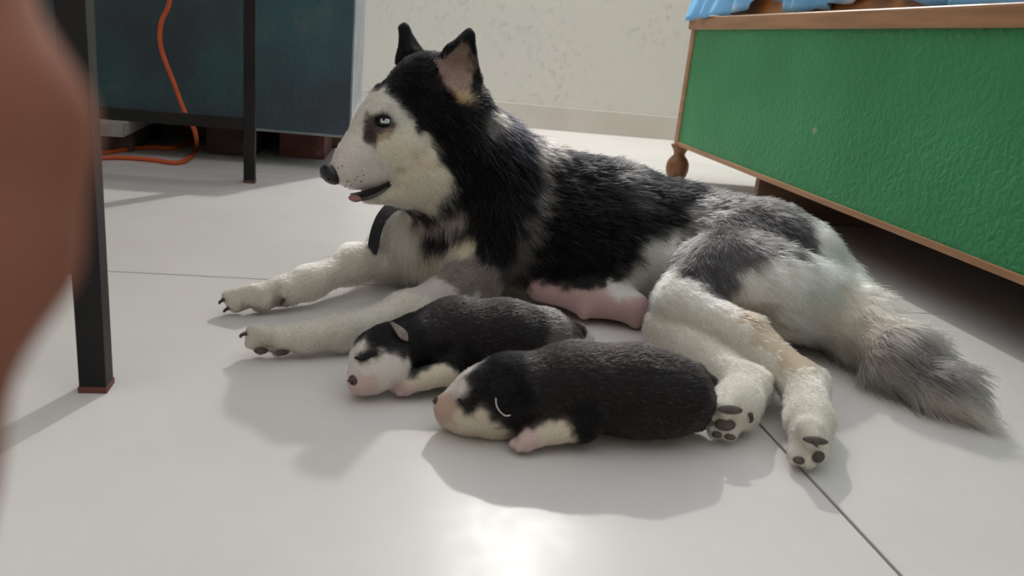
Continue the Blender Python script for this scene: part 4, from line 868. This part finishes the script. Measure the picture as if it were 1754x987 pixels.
PUPPY_B_COAT = {      # fur colour: places on the coat in millimetres
 (0.0045,0.0042,0.0048): [(93,631,62),(93,809,62),(103,638,70),(103,802,70),(113,639,75),(113,801,75),(93,639,66),(93,801,66),(85,634,60),(85,806,60),(83,627,52),(83,813,52),(97,621,50),(97,819,50),(116,624,66),(116,816,66),(112,617,47),(112,823,47),(103,617,41),(103,823,41),(120,619,30),(120,821,30),(110,619,26),(110,821,26),(76,625,42),(76,815,42),(81,621,38),(81,819,38),(72,630,44),(72,810,44),(85,621,44),(85,819,44),(122,615,48),(122,825,48),(95,619,44),(95,821,44),(132,617,31),(132,823,31),(180,611,35),(180,829,35),(184,612,43),(184,828,43),(174,613,42),(174,827,42),(185,609,25),(185,831,25),(101,617,33),(101,823,33),(91,646,67),(91,794,67),(98,651,71),(98,789,71),(81,632,56),(81,808,56),(80,640,60),(80,800,60),(86,642,64),(86,798,64),(172,612,33),(172,828,33),(176,610,27),(176,830,27),(182,609,21),(182,831,21),(164,614,42),(164,826,42),(154,615,39),(154,825,39),(147,617,34),(147,823,34),(187,611,17),(187,829,17),(125,617,19),(125,823,19)],
 (0.6,0.55,0.5): [(82,654,62),(82,786,62),(78,650,60),(78,790,60),(72,655,53),(72,785,53),(73,634,50),(73,806,50),(75,636,53),(75,804,53),(72,632,46),(72,808,46),(65,648,44),(65,792,44)],
 (0.44,0.31,0.25): [(59,640,34),(59,800,34),(62,635,31),(62,805,31),(56,646,34),(56,794,34),(65,631,27),(65,809,27),(59,637,21),(59,803,21),(66,632,38),(66,808,38)],
 (0.56,0.49,0.38): [(79,620,26),(79,820,26),(95,618,26),(95,822,26),(90,618,34),(90,822,34),(72,624,27),(72,816,27),(85,622,19),(85,818,19),(71,634,12),(71,806,12),(106,622,17),(106,818,17),(100,619,22),(100,821,22),(152,613,30),(152,827,30),(160,611,28),(160,829,28),(149,609,24),(149,831,24),(166,610,20),(166,830,20),(158,609,18),(158,831,18)],
 (0.53,0.4,0.37): [(125,606,15),(125,834,15),(121,610,12),(121,830,12),(129,605,12),(129,835,12),(131,607,20),(131,833,20),(127,608,19),(127,832,19)],
 (0.013,0.011,0.0105): [(138,637,77),(138,803,77),(160,647,85),(160,793,85),(178,631,81),(178,809,81),(208,647,87),(208,793,87),(232,636,87),(232,804,87),(260,636,82),(282,632,74),(147,619,63),(147,821,63),(177,615,61),(177,825,61),(208,618,66),(208,822,66),(239,610,60),(239,830,60),(268,613,54),(285,618,57),(143,615,43),(143,825,43),(207,615,34),(207,825,34),(232,610,34),(232,830,34),(259,611,37),(317,675,50),(194,613,51),(194,827,51),(134,626,71),(134,814,71),(216,622,19),(216,818,19),(230,615,24),(230,825,24),(250,613,29),(250,827,29),(272,614,32),(281,614,40),(291,620,30),(194,612,26),(194,828,26),(165,614,50),(165,826,50),(153,615,46),(153,825,46),(149,616,36),(149,824,36)],
}
def puppy_b():
    b = Body(); bk = (1, .05, -.12)
    chain(b, [J(900, 668, 62, z=.046), J(985, 662, 70, z=.047), J(1090, 668, 72, z=.047), J(1155, 680, 59, z=.042), J(1190, 694, 36, z=.030)], .02, .007, bk)
    b.cone(*J(858, 664, 56, z=.045), *J(832, 672, 50, z=.042), .015, .0045, (.9, .1, .2))
    b.cone(*J(835, 700, 40, z=.030), *J(805, 705, 36, z=.027), .015, .004, (.9, .1, -.2))
    b.cone(*J(800, 684, 36, z=.033), *J(767, 697, 24, z=.026), .012, .003, (.7, .2, .5))
    b.cone(*J(845, 722, 26, z=.012), *J(800, 722, 24, z=.0115), .012, .003, (.9, 0, -.1))
    b.cone(*J(850, 715, 34, z=.018), *J(910, 715, 38, z=.020), .012, .005, (.9, 0, -.1))
    b.cone(*J(770, 712, 22, z=.015), *J(800, 720, 22, z=.0112), .010, .003, (.9, 0, -.1))
    chain(b, [J(985, 690, 46, z=.036), J(1000, 730, 26, z=.024)], .012, .006, (.3, 0, -1))
    chain(b, [J(992, 734, 22, z=.021), J(950, 736, 23, z=.020), J(915, 747, 19, z=.0165), J(900, 754, 16, z=.014)], .006, .0035, (-1, -.3, -.2))
    for (x, y, r) in ((882, 752, 9), (879, 761, 9), (889, 767, 9), (904, 767, 9)): b.cone(*J(905, 755, 14, z=.013), *J(x, y, r, z=.0085), .002, .002)
    chain(b, [J(1165, 690, 40, z=.032), J(1195, 722, 14, z=.013)], .012, .004, (.3, 0, -1))
    chain(b, [J(1190, 640, 20, z=.055), J(1218, 655, 8, z=.042), J(1224, 672, 5, z=.030)], .01, .004, (.3, 0, -1))
    E1, E2, E3 = PY(846, 676, .680), PY(872, 672, .688), PY(858, 708, .676)
    b.tri(E1, E2, E3, .0022, .004, .003, E3 - E1)
    root = empty('puppy', tuple(PZ(1000, 715))); tag(root, 'dark puppy with white blaze asleep nearest the camera by the hind paw', 'puppy', 'husky puppies')
    S = finish_puppy(root, b, PUPPY_B_COAT, .0024, 80000, [])
    h, n = S.hit(746, 688)
    if h is not None:
        u, v, n2 = ortho(np.array([-.85, -.35, .1]))
        no = blob('nose', h - n2 * .0014, (u * .0046, v * .0045, n2 * .0030), M['pup_nose'], root, 16, 12)
        for s in (-1, 1): blob('nostril', h + n2 * .0012 + u * s * .0022 - v * .0008, (u * .0010, v * .0010, n2 * .0007), M['eye_dark'], no, 8, 6)
    pup_part_tube(S, root, 'closed_eyelid', [(787, 684), (795, 692), (804, 698), (812, 700)], .0013, M['eye_dark'])
    pup_part_tube(S, root, 'ear_edge', [(849, 682), (850, 694), (856, 704), (865, 710), (874, 709)], .00055, M['pup_ear_edge'], .0022)
    return S
puppy_a(); puppy_b()

# ------------------------------------------------------------------ the photographer's hand at the lens
def build_hand():
    def PD(x, y, dd):
        v = ray(x, y); return EYE + v * dd            # v has unit depth along the view axis
    b = Body()
    r = .0080
    tip, j1, j2, kn = PD(-85, -30, .080), PD(-2, 215, .079), PD(-28, 420, .079), PD(-250, 800, .074)
    b.cone(tip, r * .86, j1, r, .004); b.cone(j1, r, j2, r, .004); b.cone(j2, r, kn, r * 1.08, .004)
    knuckles = [kn + np.array([-.004 - .019 * i, -.004 * i, -.010 - .004 * i]) for i in range(4)]
    wrist = knuckles[1] + np.array([-.052, -.070, -.062])
    for i, k in enumerate(knuckles):
        b.cone(k, .0105, wrist + np.array([.018 - .012 * i, 0, 0.004 * i]), .015, .014)
        if i == 0: continue
        ln = (1.0, 1.06, 1.0, .82)[i]; o = np.array([-.020 * i, -.002 * i, -.004 * i])
        a_, m_, t_ = k, j2 + o + np.array([-.006, .004, -.012]), tip + o + np.array([0, .002, -.012])
        b.cone(a_, .0088, k + (m_ - k) * ln, .0080, .004); b.cone(k + (m_ - k) * ln, .0080, k + (m_ - k) * ln + (t_ - m_) * ln * .8, .0068, .004)
    b.cone(kn, .0095, knuckles[0], .0105, .006)
    th0 = wrist + np.array([.030, .018, .020]); th1 = th0 + np.array([.012, .002, .034]); th2 = th1 + np.array([-.010, .006, .028])
    b.cone(th0, .0145, th1, .0105, .010); b.cone(th1, .0105, th2, .0085, .004)
    b.cone(wrist, .024, wrist + np.array([-.05, -.12, -.06]), .027, .02); b.cone(wrist + np.array([-.05, -.12, -.06]), .027, wrist + np.array([-.10, -.26, -.12]), .036, .02)
    V, Q = b.mesh(.0018, floor=False)
    o = link('person', fast_mesh('person', V, Q), M['hand'])
    tag(o, 'blurred bare hand with one finger in front of the lens at left edge', 'person')
M['hand'] = noise_mat('warm_skin', (.21, .085, .055, 1), (.25, .108, .072, 1), scale=40, rough=.8, spec=.15, bump=.15, bscale=220, bdist=.0008)
build_hand()
